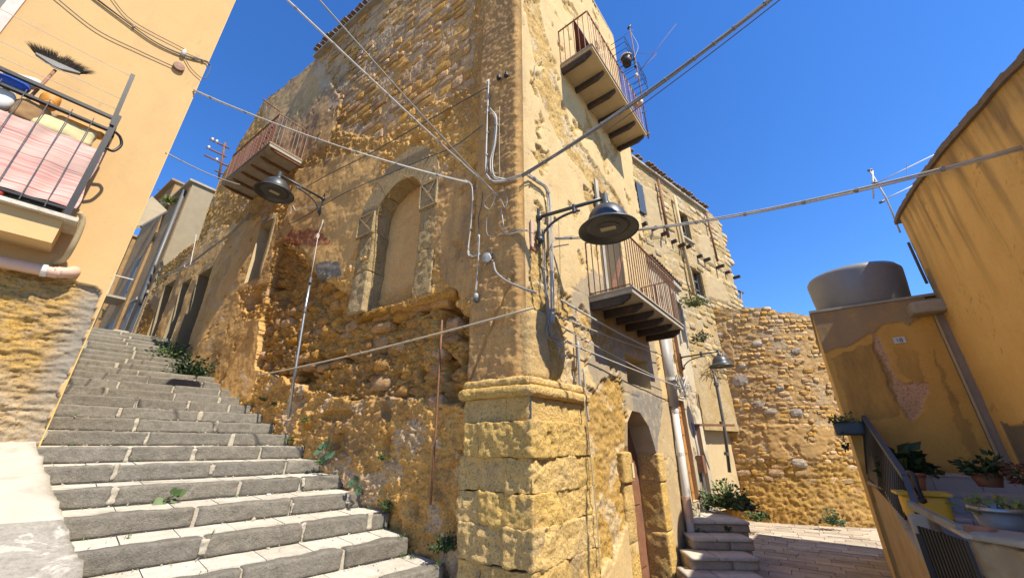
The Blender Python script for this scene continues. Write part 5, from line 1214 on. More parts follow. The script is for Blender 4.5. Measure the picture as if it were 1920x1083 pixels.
# ---------------------------------------------------------------- antennas
def beam_thing(label, name, cat, base, parts): 
    t = thing(name, label, cat, base)
    for nm, pts, r, mk in parts: mb = MB(); mb.tube(pts, r, 6); mb.build(nm, M[mk], t, smooth=True)
    return t
Q = lambda u, v, y_: at_y(u, v, y_)
beam_thing('rusty antenna mast with three dark crossbars above the stair-side balcony', 'roof_antenna', 'antenna', Q(414, 340, 12.2), [('mast', [Q(410, 335, 12.2), Q(422, 268, 12.2)], .04, 'rust')] +
    [('crossbar', [Q(*a, 12.2), Q(*b, 12.2)], .035, 'rust') for a, b in (((394, 262), (430, 278)), ((388, 277), (424, 294)), ((384, 291), (428, 312)), ((404, 320), (418, 326)))] +
    [('insulator', [Q(u, v, 12.15), Q(u + 1, v - 5, 12.15)], .045, 'cablew') for u, v in ((398, 264), (406, 268), (391, 279), (406, 302))])
beam_thing('small far antenna with two crossbars past the yellow corner', 'roof_antenna', 'antenna', Q(312, 385, 18), [('mast', [Q(308, 378, 18), Q(312, 352, 18)], .03, 'rust')] + [('crossbar', [Q(296, 355, 18), Q(316, 364, 18)], .03, 'rust'), ('crossbar', [Q(294, 364, 18), Q(312, 373, 18)], .03, 'rust'), ('insulator', [Q(308, 357, 18), Q(308, 353, 18)], .05, 'cablew')])
ym = 8.3
beam_thing('television antenna mast on the far end of the highest balcony', 'roof_antenna', 'antenna', Q(1216, 258, ym), [('mast', [Q(1216, 260, ym), Q(1200, 160, ym), Q(1180, 50, ym)], .018, 'rust'), ('boom', [Q(1198, 135, ym), Q(1268, 45, ym)], .007, 'rust'), ('boom', [Q(1195, 100, ym), Q(1232, 100, ym + .2)], .006, 'rust'), ('boom', [Q(1196, 137, ym), Q(1231, 101, ym)], .006, 'rust'),
    ('clamp', [Q(1188, 112, ym), Q(1190, 106, ym)], .035, 'ironblack'), ('clamp', [Q(1191, 126, ym), Q(1192, 120, ym)], .035, 'ironblack'), ('head', [Q(1178, 54, ym), Q(1182, 48, ym)], .04, 'ironblack'), ('dipole', [Q(1171, 66, ym), Q(1188, 56, ym)], .006, 'rust'),
    ('lead', smooth([Q(1184, 62, ym), Q(1196, 85, ym), Q(1193, 100, ym), Q(1189, 108, ym)]), .007, 'cablew'), ('bracket', [Q(1212, 254, ym), Q(1218, 250, ym)], .03, 'rust'), ('bracket', [Q(1200, 213, ym), Q(1212, 208, ym)], .014, 'ironblack'), ('box', [Q(1192, 146, ym), Q(1194, 139, ym)], .045, 'pink_ceramic')])

# ---------------------------------------------------------------- street on the right
pv = struct('street_paving', (6, 9, -.36))
mb = MB(); pb_ = [v3(2.6, 6.2, -.375), v3(6.6, 4.6, -.375), v3(11.5, 10.5, -.375), v3(10, 13.5, -.375), v3(5.2, 13.5, -.375)]; mb.add(pb_, [(0, 1, 2, 3, 4)]); mb.build('joint_bed', M['mortar'], pv)
rs_ = random.Random(9); pd, pn_ = azv(-57), azv(33); a0_ = v3(7, 9.5, 0); n_pave = 0
zone = [(2.7, 6.4), (6.4, 4.9), (10.9, 10.5), (9.6, 12.9), (5.6, 13.0)]
row = -5.2
while row < 4.2:
    w_ = rs_.uniform(.20, .27); x = -4.4 + rs_.uniform(0, .4)
    while x < 4.4:
        L = rs_.uniform(.34, .62); c = a0_ + pd * (x + L / 2) + pn_ * (row + w_ / 2); x += L
        if not inside(zone, np.array([c[0]]), np.array([c[1]]))[0]: continue
        mb = MB(); mb.box(c + UP * (-.375 + .013 + rs_.uniform(-.004, .006)), pd * (L / 2 - .006), pn_ * (w_ / 2 - .006), UP * .012 + pd * rs_.uniform(-.001, .001)); mb.build('paving_stone', M['paver'], pv); n_pave += 1
    row += w_
# side steps along the cream house
ss_ = struct('side_steps', (3.8, 7.4, -.35)); ed, en = azv(114), azv(24)
top_l = at_z(1312, 977, .33)
for k in range(4):
    z_ = .33 - .17 * k; v_ = (978, 1010, 1046, 1083)[k]; r_ = at_z((1405, 1413, 1424, 1436)[k], v_, z_); l_ = at_z((1296, 1296, 1294, 1290)[k], v_ - 2, z_); dv = (r_ - l_); L = np.linalg.norm(dv); dv /= L; bk = np.cross(UP, dv); bk = bk if bk[1] > 0 else -bk
    dep = 1.6 if k == 0 else .55; parts_ = (0, .42, 1.0)
    for a, b in zip(parts_[:-1], parts_[1:]):
        c = l_ + dv * L * (a + b) / 2 + bk * (dep / 2 - .02) - UP * .02
        block('tread_slab', c, dv, bk, UP, (L * (b - a) / 2 - .004, dep / 2, .024), M['limestone'], ss_, (8, 4, 2), .012, .003)
    for a, b in ((0, .62), (.62, 1.0)):
        c = l_ + dv * L * (a + b) / 2 + bk * .16 - UP * (.045 + .0635)
        block('riser_stone', c, dv, bk, UP, (L * (b - a) / 2 - .004, .14, .0625), M['paver'], ss_, (8, 3, 4), .01, .004)
    mb = MB(); c = l_ + dv * L / 2 + bk * (dep / 2 + .06) - UP * (.05 + .45); mb.box(c, dv * (L / 2 - .03), bk * (dep / 2), UP * .45); mb.build('step_core', M['mortar'], ss_)

# ---------------------------------------------------------------- hut with tank
hut = thing('tank_hut', 'low shaded hut with peeling ochre plaster, a grey cement top and house number 18', 'hut', FH(0, 1.28, 0))
HC = FH.pts([(1500, 560), (1800, 530), (1705, 612), (1690, 600), (1665, 606), (1640, 622), (1625, 625), (1600, 645), (1545, 660), (1530, 668)])
HK = FH.pts([(1632, 626), (1648, 630), (1662, 655), (1670, 690), (1682, 712), (1740, 720), (1730, 760), (1710, 790), (1692, 770), (1672, 735), (1652, 690), (1642, 655)])
HG = [FH.pts(p) for p in ([(1560, 670), (1640, 640), (1670, 700), (1690, 780), (1600, 790)], [(1745, 640), (1800, 760), (1850, 860), (1820, 870), (1770, 720)], [(1680, 650), (1720, 660), (1730, 720), (1690, 700)])]
def relief_H(s, z):
    wx = s + .06 * fbm(s * 5, z * 5, 4, 501); wz = z + .06 * fbm(s * 5, z * 5, 4, 502); I = lambda P: inside([tuple(p) for p in P], wx, wz).astype(float)
    cem, pk = I(HC), I(HK); gr = sum(I(g_) for g_ in HG)
    h = .006 * fbm(s * 4, z * 4, 5, 503) + .016 * cem - .022 * pk - .004 * gr
    m1 = np.stack([(1 - pk), 0 * pk, np.clip(1.0 * gr + .45 * cem + .5 * cem * sstep(3.35, 3.58, z) + .2 + .8 * sstep(1.42, 1.30, z), 0, 1), 0 * s], 1); m1[:, 0] = np.clip(m1[:, 0], 0, 1)
    return h, m1, np.stack([0 * s, 0 * s, .55 * cem, 0 * s], 1)
sheet('front_wall', FH, steps_((-.43, .868, .016)), steps_((.9, 3.56, .016)), relief_H, M['wallH'], hut)
mb = MB(); hp = [P2(FH, -.60, -.03), P2(FH, .862, -.03), P2(FH, .862, -.03) + azv(39.0) * 3.6, P2(FH, -.60, -3.2)]; mb.prism([p + UP * -.4 for p in hp], UP * 3.95); mb.build('hut_body', M['wallside'] if 'wallside' in M else M['plaster_tan'], hut)
mb = MB(); mb.box(FH(.868, 1.58, .0) + azv(39.0) * 1.8, FH.d * .005, azv(39.0) * 1.8, UP * 1.975); mb.build('side_wall', M['yellowside'] if 'yellowside' in M else M['plaster_tan'], hut)
mb = MB(); mb.prism([FH(-.62, 3.562, .035), FH(.905, 3.562, .035), FH(.905, 3.562, .035) + azv(39.0) * 3.6, FH(-.62, 3.562, -3.2)], UP * .038); mb.build('roof_slab', M['concrete'], hut)
mb = MB(); mb.fbox(FH, -.60, -.44, 1.28, 3.3, -.35, -.30); mb.build('door', M['woodgrey'], hut)
mb = MB(); mb.fbox(FH, -.60, -.435, 1.28, 3.33, -.3, .02); mb.build('door_jamb', M['greyjamb'] if 'greyjamb' in M else M['concrete'], hut)
for s_ in (-.445, -.60):
    mb = MB(); mb.fbox(FH, s_ - .012, s_ + .012, 1.28, 3.34, .02, .035); mb.build('jamb_edge', M['plaster_tan'], hut)
o = block('canopy_block', FH(-.40, 3.37, .11), FH.d, UP, FH.n, (.20, .085, .16), M['concrete'], hut, (10, 6, 8), .02, .008)
pl_ = thing('number_plate', 'small white enamel house number plate 18 on the hut wall', 'number plate', FH(-.005, 2.95, .01))
mb = MB(); mb.fbox(FH, -.068, .058, 2.952, 3.040, .004, .014); mb.build('plate', M['plate'], pl_)
def glyph(ch, x0, z0, w, h, t, f, o):
    """straight-stroke figure; x runs to the reader's right"""
    seg = {'1': [((.55, 0), (.55, 1)), ((.55, 1), (.2, .75))], '8': [((0, 0), (1, 0)), ((0, .5), (1, .5)), ((0, 1), (1, 1)), ((0, 0), (0, 1)), ((1, 0), (1, 1))]}[ch]
    mb = MB()
    for a, b in seg: mb.beam(f(x0 - a[0] * w, z0 + a[1] * h, o), f(x0 - b[0] * w, z0 + b[1] * h, o), t, .003, f.n)
    return mb.build('figure', M['ink'], pl_)
glyph('1', .030, 2.972, .022, .046, .007, FH, .016); glyph('8', -.008, 2.972, .024, .046, .007, FH, .016)
tk = thing('water_tank', 'big round grey plastic water tank on the hut roof', 'water tank', FH(.12, 3.6, -.60))
tc = FH(.14, 3.60, -.58)
mb = MB(); mb.lathe(tc, [(0, 0), (.55, 0), (.575, .03), (.605, .35), (.62, .56), (.62, .60), (.585, .655), (.40, .71), (.23, .74)], 48); mb.build('shell', M['tank'], tk, smooth=True)
mb = MB(); mb.lathe(tc, [(.225, .72), (.235, .72), (.235, .76), (.20, .785), (0, .79)], 28); mb.build('lid', M['tank'], tk, smooth=True)

# yellow house on the right
rh = thing('right_yellow_house', 'tall yellow house on the right with black rain streaks and a sloping roof edge', 'house', FW(0, 0, 0))
def rz(s): return np.interp(s, [-5.5, -4.12, -3.87, -3.52, -2.52, -1.29, -.18, .1], [3.6, 3.96, 4.05, 4.13, 4.39, 4.66, 4.84, 4.86])
def relief_R(s, z):
    d_ = rz(s) - z
    drip = sstep(-.12, .30, fbm(s * 4.2, z * .22, 6, 601, .6) + .25 * fbm(s * 9, z * .6, 3, 602)) * sstep(1.9, .2, d_ * (1.2 + fbm(s * 2, s * 0, 3, 603)))
    topd = sstep(.35, .0, d_ + .12 * fbm(s * 5, z * 5, 3, 604)); low = ((z + .12 * fbm(s * 3, z * 3, 4, 605)) < 1.9 - .15 * s * 0 + .12 * np.sin(s * 2)).astype(float) * (s < -.25)
    cor = (s > -.28) * (np.abs(z - 3.6 + .1 * fbm(s * 8, z * 5, 3, 9)) < .28)
    h = .004 * fbm(s * 3, z * 3, 5, 606) + .004 * noise2(s * .9, z * .9, 3) - .012 * low; q1, q2, _ = worley(s * .7 + .3 * fbm(s * 4, z * 4, 4, 21), z * .6 + .3 * fbm(s * 4, z * 4, 4, 22), 623); cr_ = sstep(.02, 0, q2 - q1) * (fbm(s * .8, z * .8, 3, 5) > -.05); h = h - .006 * cr_
    m1 = np.stack([np.clip(1 - low, 0, 1), 0 * s, np.clip(drip + topd * .9 + .8 * cr_, 0, 1), 0 * s], 1); m2 = np.stack([0 * s, 0 * s, np.clip(.75 * low + .8 * cor, 0, 1), 0 * s], 1); return h, m1, m2
sheet('facade_wall', FW, steps_((-5.5, .0, .03)), steps_((-.4, 5.0, .03)), relief_R, M['wallR'], rh, None, warp=lambda S_, Z_: np.where(Z_ > 3, 3 + (Z_ - 3) * (rz(S_) - 3) / 2, Z_))
mb = MB()
for i, (s0, s1) in enumerate(((-5.5, -4.0), (-4.0, -2.5), (-2.5, -1.2), (-1.2, -.012))):
    mb.prism([P2(FW, s0, -.05) + UP * -.4, P2(FW, s1, -.05) + UP * -.4, P2(FW, s1, -.05) + UP * (rz(s1) - .03), P2(FW, s0, -.05) + UP * (rz(s0) - .03)], FW.n * -4.0)
mb.build('house_body', M['concrete'], rh)
mb = MB()
mb.prism([P2(FW, 0, -.88) + UP * -.4, P2(FW, 4.1, -.88) + UP * -.4, P2(FW, 4.1, -.88) + UP * 5.6, P2(FW, 0, -.88) + UP * 5.6], FW.n * -3.4); mb.build('rear_wing', M['concrete'], rh)
ecap = MB(); rs2 = np.arange(-5.5, .05, .22)
for s0 in rs2:
    ecap.prism([FW(s0, rz(s0) - .01, .035), FW(s0 + .222, rz(s0 + .222) - .01, .035), FW(s0 + .222, rz(s0 + .222) + .05 + random.uniform(-.012, .012), .035), FW(s0, rz(s0) + .05 + random.uniform(-.012, .012), .035)], FW.n * -.5)
ecap.build('roof_edge', M['darkedge'], rh)
mb = MB(); mb.tube(smooth([FW(-.02, 4.42, .03), FW(-.02, 4.2, .03), FW(-.02, 3.95, .03), FW(-.03, 3.75, .03)], 4), .018, 6); mb.build('corner_cable', M['cabled'], rh)
yr = 5.4
beam_thing('pale television antenna with two long booms against the sky beside the right-hand house', 'roof_antenna', 'antenna', Q(1686, 432, yr), [('mast', [Q(1688, 436, yr), Q(1662, 372, yr), Q(1631, 320, yr)], .013, 'cablew'), ('boom', [Q(1634, 348, yr), Q(1776, 278, yr)], .009, 'cablew'), ('boom', [Q(1650, 378, yr), Q(1716, 346, yr)], .009, 'cablew'),
    ('dipole', [Q(1636, 320, yr), Q(1638, 372, yr)], .012, 'cablew'), ('clamp', [Q(1637, 344, yr), Q(1645, 342, yr)], .028, 'irongrey'), ('clamp', [Q(1650, 380, yr), Q(1658, 376, yr)], .022, 'irongrey'), ('head', [Q(1628, 320, yr), Q(1635, 318, yr)], .02, 'irongrey'), ('end_cap', [Q(1774, 280, yr), Q(1779, 276, yr)], .014, 'cabled'), ('end_cap', [Q(1714, 347, yr), Q(1719, 344, yr)], .014, 'cabled'), ('director', [Q(1700, 305, yr - .15), Q(1700, 325, yr + .15)], .004, 'cablew')])

# ---------------------------------------------------------------- terrace, its wall, steps, rails and pots
E0 = FH(.868, 0, 0); wdir = azv(211.5)
tr = struct('terrace', E0 + UP * -.4)
pA0 = at_y(1631, 906, 5.79); pA1 = at_y(1664, 921, 4.84); pA2 = at_y(1706, 998, 4.0); pA3 = at_y(1762, 1083, 3.3)
def ledge(p, q, w, name, m, parent, zb=-.4, side=None):
    t_ = (q - p) * v3(1, 1, 0); t_ /= np.linalg.norm(t_); n_ = np.cross(UP, t_); n_ = n_ if n_[0] > 0 else -n_
    V = [v3(p[0], p[1], zb), v3(q[0], q[1], zb), q, p]; mb = MB(); mb.prism(V, n_ * w); return mb.build(name, m, parent)
ledge(pA0, pA1, .22, 'retaining_wall', M['oldwall'] if 'oldwall' in M else M['plaster_tan'], tr)
ledge(pA1, pA2, .20, 'retaining_wall', M['oldwall'] if 'oldwall' in M else M['plaster_tan'], tr)
ledge(pA2, pA3, .20, 'retaining_wall', M['oldwall'] if 'oldwall' in M else M['plaster_tan'], tr)
for p, q in ((pA0, pA1), (pA1, pA2), (pA2, pA3)):
    d_ = (q - p) / np.linalg.norm(q - p); n_ = np.cross(d_, UP); n_ = (n_ if n_[0] > 0 else -n_); n_ /= np.linalg.norm(n_)
    block('coping_stone', (p + q) / 2 + n_ * .10 + UP * .012, d_, n_, np.cross(d_, n_), (np.linalg.norm(q - p) / 2 - .004, .13, .022), M['concrete'], tr, (14, 5, 3), .01, .004)
# tiled steps in front of the hut
for i, (z_, o0, o1) in enumerate(((1.28, -.3, .30), (1.10, .30, .72), (.92, .72, 1.25), (.74, 1.25, 1.9))):
    for j in range(6):
        s1 = .66 - j * .40; s0 = max(s1 - .40, -1.6)
        mb = MB(); mb.fbox(FH, s0 + .003, s1 - .003, z_ - .03, z_, o0, o1 + .02); mb.build('floor_tile', M['tilewhite'], tr)
        mb = MB(); mb.fbox(FH, s0 + .003, s1 - .003, z_ - .18, z_ - .033, o1 - .01, o1 + .005); mb.build('riser_tile', M['tilewhite'], tr)
mb = MB(); mb.fbox(FH, -1.6, .64, -.4, 1.24, -.3, .28); mb.fbox(FH, -1.6, .64, -.4, 1.06, .28, .70); mb.fbox(FH, -1.6, .64, -.4, .88, .70, 1.23); mb.fbox(FH, -1.6, .6, -.4, .70, 1.23, 1.88); mb.build('terrace_core', M['mortar'], tr)
# railing following the terrace edge and dropping towards the camera
ra = thing('terrace_railing', 'dark blue-grey metal railing sloping down beside the terrace steps', 'railing', pA0)
T0, T1 = at_y(1620, 782, 5.6), at_y(1698, 895, 4.0); T2 = at_y(1722, 960, 3.5)
mb = MB(); mb.beam(T0, T1, .05, .06); mb.build('top_rail', M['bluegrey'], ra)
mb = MB(); mb.beam(T1, T2, .045, .05); mb.build('top_rail', M['bluegrey'], ra)
b0, b1 = pA0 + UP * .06, pA2 + UP * .10
for k in range(26):
    t_ = k / 25; p = b0 * (1 - t_) + b1 * t_; q = T0 * (1 - t_) + T1 * t_; q = v3(p[0], p[1], q[2]); mb = MB(); mb.tube([p, q + (T0 * (1 - t_) + T1 * t_ - q) * 1.0], .011, 6); mb.build('bar', M['ironblack'], ra)
mb = MB(); mb.prism([b0 + UP * .04, b0 * .62 + b1 * .38 + UP * .04, T0 * .62 + T1 * .38 - UP * .06, T0 - UP * .06], v3(.012, -.01, 0)); mb.build('sheet_panel', M['ironblack'], ra)
mb = MB(); mb.beam(T0 - UP * .0, b0 - UP * .02, .05, .05, FH.n); mb.build('end_post', M['ironblack'], ra)
wp = thing('white_post', 'short white cement post at the foot of the terrace railing', 'post', at_y(1735, 1040, 3.3)); c = at_y(1728, 990, 3.3)
o = block('post_body', c - UP * .07, FW.d, FW.n, UP, (.055, .055, .16), M['concrete'], wp, (6, 6, 10), .012, .004)
g2 = thing('lower_gate', 'black barred gate with a tan slanting top rail below the terrace', 'gate', at_y(1770, 1083, 2.7))
G0, G1 = at_y(1706, 945, 3.1), at_y(1800, 992, 2.55); G2, G3 = at_y(1745, 968, 2.95), at_y(1815, 1005, 2.45)
mb = MB(); mb.beam(G0, G1, .03, .045); mb.build('top_rail', M['woodgrey'], g2)
mb = MB(); mb.beam(G2, G3, .03, .02); mb.build('second_rail', M['rope'], g2)
for k in range(14):
    t_ = k / 13; q = at_y(1722 + 88 * t_, 985 + 28 * t_, 3.0 - .5 * t_); mb = MB(); mb.tube([q, q - UP * .75], .010, 6); mb.build('bar', M['ironblack'], g2)
mb = MB(); mb.beam(at_y(1722, 1000, 3.0) - UP * .0, at_y(1722, 1000, 3.0) - UP * .7, .03, .03, FW.n); mb.build('stile', M['ironblack'], g2)
# rough stone wall with pots at the lower right
lw = thing('rough_stone_wall', 'low rough stone wall with pale ledge in the bottom right corner', 'wall', at_y(1870, 1083, 2.55))
L0, L1 = at_y(1812, 1008, 2.55), at_y(1990, 1018, 2.2); dv = (L1 - L0) * v3(1, 1, 0); LL = np.linalg.norm(dv); dv /= LL; bk = v3(-dv[1], dv[0], 0); bk = bk if bk[1] > 0 else -bk
o = block('wall_body', (L0 + L1) / 2 - UP * .30 + bk * .16, dv, bk, UP, (LL / 2, .14, .27), M['oldwall'] if 'oldwall' in M else M['stoneP'], lw, (40, 8, 30), .02, .022, None, 9)
o = block('ledge', (L0 + L1) / 2 - UP * .012 + bk * .17, dv, bk, UP, (LL / 2 + .01, .17, .02), M['whitewash'], lw, (20, 5, 3), .012, .004)
o = tag(block('terracotta_brick', at_y(1832, 997, 2.62), dv, bk, UP, (.075, .04, .03), M['terracotta'], None, (8, 4, 4), .006, .002), 'orange terracotta brick lying on the pale ledge beside the dark pot', 'brick')

def leafcloud(name, c, rad, n, leaf, m, parent, seed=0, hemi=True, stalk=None, flat_=.5):
    rs = np.random.RandomState(seed); mb = MB(); st = MB()
    ncl = max(4, n // 9); cl = rs.normal(0, .5, (ncl, 3)); cl = cl / np.maximum(1, np.linalg.norm(cl, axis=1, keepdims=True)) ; cl[:, 2] = np.abs(cl[:, 2]) if hemi else cl[:, 2]
    for k in range(n):
        d = cl[rs.randint(ncl)] + rs.normal(0, .2, 3); d[2] = abs(d[2]) if hemi else d[2]; p = np.asarray(c) + d * rad
        t = d * .8 + rs.normal(0, .6, 3); t[2] = t[2] * flat_; t /= np.linalg.norm(t); b = np.cross(t, rs.normal(0, 1, 3)); b /= np.linalg.norm(b); nn = np.cross(t, b); L = leaf * rs.uniform(.6, 1.25); w = L * .30
        V = [p, p + t * L * .45 + b * w + nn * w * .25, p + t * L * .45 - b * w + nn * w * .25, p + t * L - nn * L * .12, p + t * L * .5]
        mb.add(V, [(0, 1, 4), (0, 4, 2), (1, 3, 4), (4, 3, 2)])
        if k % 5 == 0: st.tube([np.asarray(c) - UP * rad[2] * .1, np.asarray(c) + (p - np.asarray(c)) * .5 + UP * .01, p], .003 + leaf * .02, 4, False)
    o = mb.build(name, m, parent); st.build('stems', M['leaf'], parent); return o
def weed(label, c, rad, n, leaf, mk='leaf', seed=1, cat='weed', group=None, name='weed', flat_=.5):
    t = thing(name, label, cat, c, group); leafcloud('foliage', c, np.array(rad, float), n, leaf, M[mk], t, seed, True, None, flat_); return t
def potplant(name, label, c, r, h, pm, n, leaf, rad, mk, seed, plabel, rim=None):
    pot('plant_pot', plabel, c, r, h, pm, rim); weed(label, np.asarray(c) + UP * h * .82, rad, n, leaf, mk, seed, 'plant', None, name)
c = FH(-.02, 1.10, .55); c = at_y(1705, 895, 4.85); 
potplant('pot_plant', 'dark bushy plant behind the railing in front of the hut', c - UP * .14, .14, .2, M['terracotta'], 220, .16, (.19, .17, .22), 'leafd', 4, 'small terracotta pot hidden behind the terrace railing')
c = at_y(1858, 912, 4.35)
potplant('pot_plant', 'dark leafy plant in the brown pot at the corner of the hut terrace', c, .12, .13, M['woodbrown'], 200, .075, (.15, .14, .17), 'leafd', 6, 'brown square-looking pot at the corner of the hut terrace')
c = at_y(1893, 1008, 2.75)
potplant('pot_plant', 'light green low plant in the large grey pot at the lower right', c, .125, .17, M['tank'], 140, .045, (.12, .10, .06), 'leafy', 7, 'large dark grey pot with pale rim at the lower right', M['steel'])
c = at_y(1925, 905, 3.6)
weed('reddish brown dried potted shrub at the right edge', c, (.14, .12, .12), 120, .05, 'twigred' if 'twigred' in M else 'rust', 9, 'plant', None, 'dry_plant')
yb_ = thing('yellow_crate', 'yellow plastic box behind the railing on the terrace steps', 'box', at_y(1745, 990, 3.9)); c = at_y(1735, 950, 3.9)
o = block('body', c, FH.d, FH.n, UP, (.15, .10, .10), M['yellowp'], yb_, (8, 6, 6), .02, .001)
mb = MB(); mb.box(c + UP * .112, FH.d * .18, FH.n * .12, UP * .012); mb.build('lid', M['yellowp'], yb_)
wr = thing('walking_stick', 'dark crooked stick leaning over the yellow box', 'stick', at_y(1727, 935, 3.8))
mb = MB(); mb.tube(smooth([at_y(1703, 885, 3.85), at_y(1712, 890, 3.8), at_y(1720, 915, 3.78), at_y(1729, 935, 3.76)], 5), .022, 8); mb.build('shaft', M['blackp'], wr, smooth=True)
mb = MB(); mb.lathe(at_y(1729, 937, 3.76), [(0, .03), (.03, .015), (.03, -.015), (0, -.03)], 12); mb.build('knob', M['blackp'], wr, smooth=True)
hp_ = thing('hanging_planter', 'grey trough hung on the far end of the terrace railing with trailing plant', 'planter', at_y(1600, 815, 5.7)); c = at_y(1593, 803, 5.75)
o = block('trough', c, FH.d, FH.n, UP, (.17, .09, .09), M['bluegrey'], hp_, (8, 5, 5), .015, .002)
weed('trailing green plant in the grey railing trough', c + UP * .07, (.26, .12, .09), 150, .055, 'leaf', 14, 'plant', None, 'trailing_plant')
weed('long trailing stem hanging under the grey railing trough', at_y(1583, 822, 5.72) - UP * .14, (.06, .05, .16), 50, .05, 'leafd', 15, 'plant', None, 'trailing_plant')

# ---------------------------------------------------------------- weeds
def capers(label, c, n, leaf, rad, seed, mk='leafb', f=FA):
    t = thing('caper_plant', label, 'plant', c); rs = np.random.RandomState(seed)
    for k in range(n):
        a = rs.uniform(0, 2 * pi); r = rad * rs.uniform(.35, 1); p = np.asarray(c) + (f.d * cos(a) + UP * (sin(a) * .8 + .35)) * r + f.n * rs.uniform(.04, .14)
        tt = f.d * cos(a) + UP * sin(a) + f.n * rs.uniform(.2, .7); tt /= np.linalg.norm(tt); b = np.cross(tt, f.n + UP * .6); b /= np.linalg.norm(b); nn = np.cross(b, tt); L = leaf * rs.uniform(.7, 1.2); mb = MB(); V = []
        prof = [(0, .04), (.2, .34), (.5, .45), (.8, .32), (1, .03)]
        for x, w in prof: V += [p + tt * L * x - b * L * w - nn * .15 * L * x * x + nn * .04 * L, p + tt * L * x - nn * .15 * L * x * x, p + tt * L * x + b * L * w - nn * .15 * L * x * x + nn * .04 * L]
        F = []
        for i in range(4):
            for j in range(2): q = i * 3 + j; F.append((q, q + 1, q + 4, q + 3))
        mb.add(V, F); mb.tube([np.asarray(c), np.asarray(c) * .4 + p * .6 + f.n * .03, p], .004, 4, False); mb.build('leaf', M[mk], t, smooth=True)
capers('broad-leaved blue-green plant growing from the wall over the middle steps', pa(622, 850, .08), 13, .12, .13, 3)
capers('smaller blue-green plant sprouting at the end of a lower step', pa(678, 915, .10), 12, .075, .09, 5)
capers('single green sprout in a joint of the left middle step', stP(stN(4) - .01, .95, stZ(3) + .05), 7, .085, .06, 7, 'leaf', Frame(v3(0, 0, 0), 42.3, 1))
W_ = [('green weed in the corner at the end of the fifth step', pa(603, 870, .05), (.06, .05, .08), 60, .05, 'leaf'), ('small weed clinging to the eroded wall above the steps', pa(716, 862, .06), (.05, .04, .07), 50, .045, 'leaf'), ('little weed at the end of a high step by the service tube', pa(541, 826, .05), (.06, .05, .05), 50, .04, 'leaf'),
      ('dark weed clump at the shaded foot of the pillar', pa(832, 1030, .10), (.12, .08, .14), 140, .06, 'leafd'), ('dark leaves in the recess above the lowest step', pa(722, 955, .05), (.09, .06, .09), 80, .05, 'leafd'), ('weed beside the foot of the service tube', pa(572, 790, .06), (.06, .05, .06), 50, .04, 'leaf'),
      ('pale tuft on the wall beside the upper steps', pa(490, 750, .05), (.08, .05, .06), 60, .04, 'leafd'),
      ('dark tuft by the low wall hole', pa(512, 758, .05), (.06, .05, .07), 50, .04, 'leafd')]
for i, (lb, c, rad, n, lf, mk) in enumerate(W_): weed(lb, c, rad, int(n * 1.8), lf * .68, mk, 20 + i)
G_ = [('bright green shrub nearest the top of the stairs', at_y(258, 678, 11.2), (.55, .45, .42), 900, .10, 'leaf'), ('taller dry-tipped shrub beside the doorway on the stairs', at_y(300, 700, 10.3), (.62, .45, .70), 1200, .10, 'leaf'), ('dark shrub in the shade by the wall on the stairs', at_y(348, 712, 9.3), (.55, .3, .45), 900, .09, 'leafd'), ('small bright weed at the end of an upper step', at_y(382, 722, 8.8), (.12, .08, .08), 90, .05, 'leafy')]
for i, (lb, c, rad, n, lf, mk) in enumerate(G_): weed(lb, c, rad, n, lf, mk, 40 + i, 'shrub', None, 'shrub')
S_ = [('green leafy shrub at the top of the side steps by the round wall', at_y(1362, 950, 8.9), (.30, .28, .42), 520, .09, 'leaf'), ('dark shrub behind it in the shade of the gap', at_y(1390, 955, 10.0), (.30, .25, .40), 380, .09, 'leafd'), ('low weed at the base of the round wall', at_y(1418, 972, 10.6), (.26, .2, .16), 200, .08, 'leaf'), ('blue-green weed at the foot of the sunlit round wall', at_y(1560, 982, 11.0), (.22, .15, .26), 220, .08, 'leafb'),
      ('weeds behind the white drain pipe foot', FB(4.95, -.15, .25), (.16, .14, .28), 260, .06, 'leaf'), ('thin weeds along the wall beside the side steps', FB(5.35, .15, .12), (.12, .10, .28), 160, .06, 'leaf'), ('small weed at the door of the cream house', FB(6.1, .38, .12), (.14, .10, .30), 140, .06, 'leafd'), ('tiny fern growing on a side step riser', at_z(1365, 995, .24), (.05, .04, .07), 40, .05, 'leafd'),
      ('yellow flowering tuft on the roof of the cream house', at_y(1302, 572, 9.8), (.34, .25, .22), 320, .08, 'leafy'), ('green tuft hanging in the gap below the cream roof', at_y(1318, 640, 10.4), (.22, .15, .22), 200, .07, 'leafd'), ('green plant on the broken top of the far balcony house', at_y(318, 378, 15.2), (.30, .22, .30), 300, .09, 'leafy'), ('green plant hanging from the far shadowed house', FA(21.4, 12.4, .35), (.4, .25, .5), 260, .13, 'leaf')]
for i, (lb, c, rad, n, lf, mk) in enumerate(S_): weed(lb, c, rad, n, lf, mk, 60 + i)
t = thing('dry_twigs', 'dry twiggy tuft hanging under the small far lamp', 'twigs', at_y(1345, 700, 9.2)); rs_ = np.random.RandomState(2)
for k in range(46):
    p0 = at_y(1338 + rs_.uniform(-8, 8), 690 + rs_.uniform(-10, 10), 9.2); d = np.array([rs_.normal(.2, .5), rs_.normal(0, .3), rs_.normal(-.45, .35)]) * .38
    mb = MB(); mb.tube([p0, p0 + d * .5 + UP * .05, p0 + d], .006, 4, False); mb.build('twig', M['twig'], t)
for i in range(3): pass
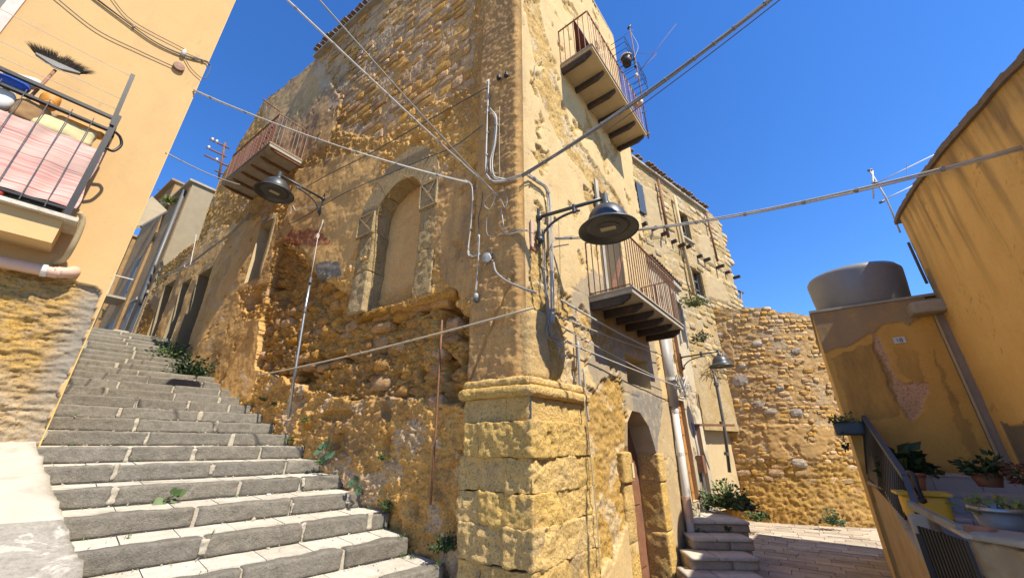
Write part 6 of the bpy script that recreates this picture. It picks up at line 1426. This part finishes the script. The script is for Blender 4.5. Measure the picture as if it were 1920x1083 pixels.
lit = tag(block('paper_scrap', stP(stN(4) - .07, 1.95, stZ(3) + .02), SE, SN, UP, (.03, .02, .015), M['cloth_white'], None, (4, 4, 4), .01, .006), 'crumpled white paper scrap lying on a middle step', 'litter')

# grit and dry bits gathered in the step corners, grass in the joints by the wall
mb = MB(); gs = np.random.RandomState(77)
for k in range(-1, 13):
    for _ in range(75):
        u_ = gs.rand(); e_ = eL(k) + (eR(k) - eL(k)) * (1 - u_ ** 1.8 if gs.rand() < .6 else u_); N_ = stN(k) + .553 - abs(gs.normal(0, .035)) if gs.rand() < .7 else stN(k) + gs.uniform(.05, .55)
        p = stP(N_, e_, stZ(k) + .012 * (N_ - stN(k)) / .5 + .006); r = gs.uniform(.003, .011); q = [p + gs.normal(0, 1, 3) * r for _ in range(4)]
        mb.add(q, [(0, 1, 2), (0, 2, 3), (0, 3, 1), (1, 3, 2)])
go = mb.build('grit', M['mortar'], loc=stP(5, 1.5, .8)); tag(go, 'fine grit and dry bits lying in the corners of the lava steps', 'grit', kind='stuff')
mb = MB()
for _ in range(130):
    k = gs.randint(-1, 15); e_ = eR(k) - abs(gs.normal(0, .05)) - .05 if gs.rand() < .72 else eL(k) + gs.uniform(.1, 2.7); b0 = stP(stN(k) - .012 if gs.rand() < .6 else stN(k) + gs.uniform(.3, .55), e_, stZ(k - 1) + .012 if gs.rand() < .5 else stZ(k) + .01)
    for _ in range(gs.randint(5, 13)):
        d = np.array([gs.normal(0, .5), gs.normal(0, .5), 1.0]); d /= np.linalg.norm(d); L = gs.uniform(.02, .065); s_ = np.cross(d, gs.normal(0, 1, 3)); s_ = s_ / np.linalg.norm(s_) * .0028; o_ = gs.normal(0, .012, 3) * v3(1, 1, 0)
        mb.add([b0 + o_ - s_, b0 + o_ + s_, b0 + o_ + d * L * .6 + s_ * .7, b0 + o_ + d * L + v3(d[0], d[1], -.2) * L * .3], [(0, 1, 2), (0, 2, 3)])
go = mb.build('joint_grass', M['leaf'], loc=stP(5, 2.5, .8)); tag(go, 'thin grass sprouting in the step joints and along the wall foot', 'grass', kind='stuff')
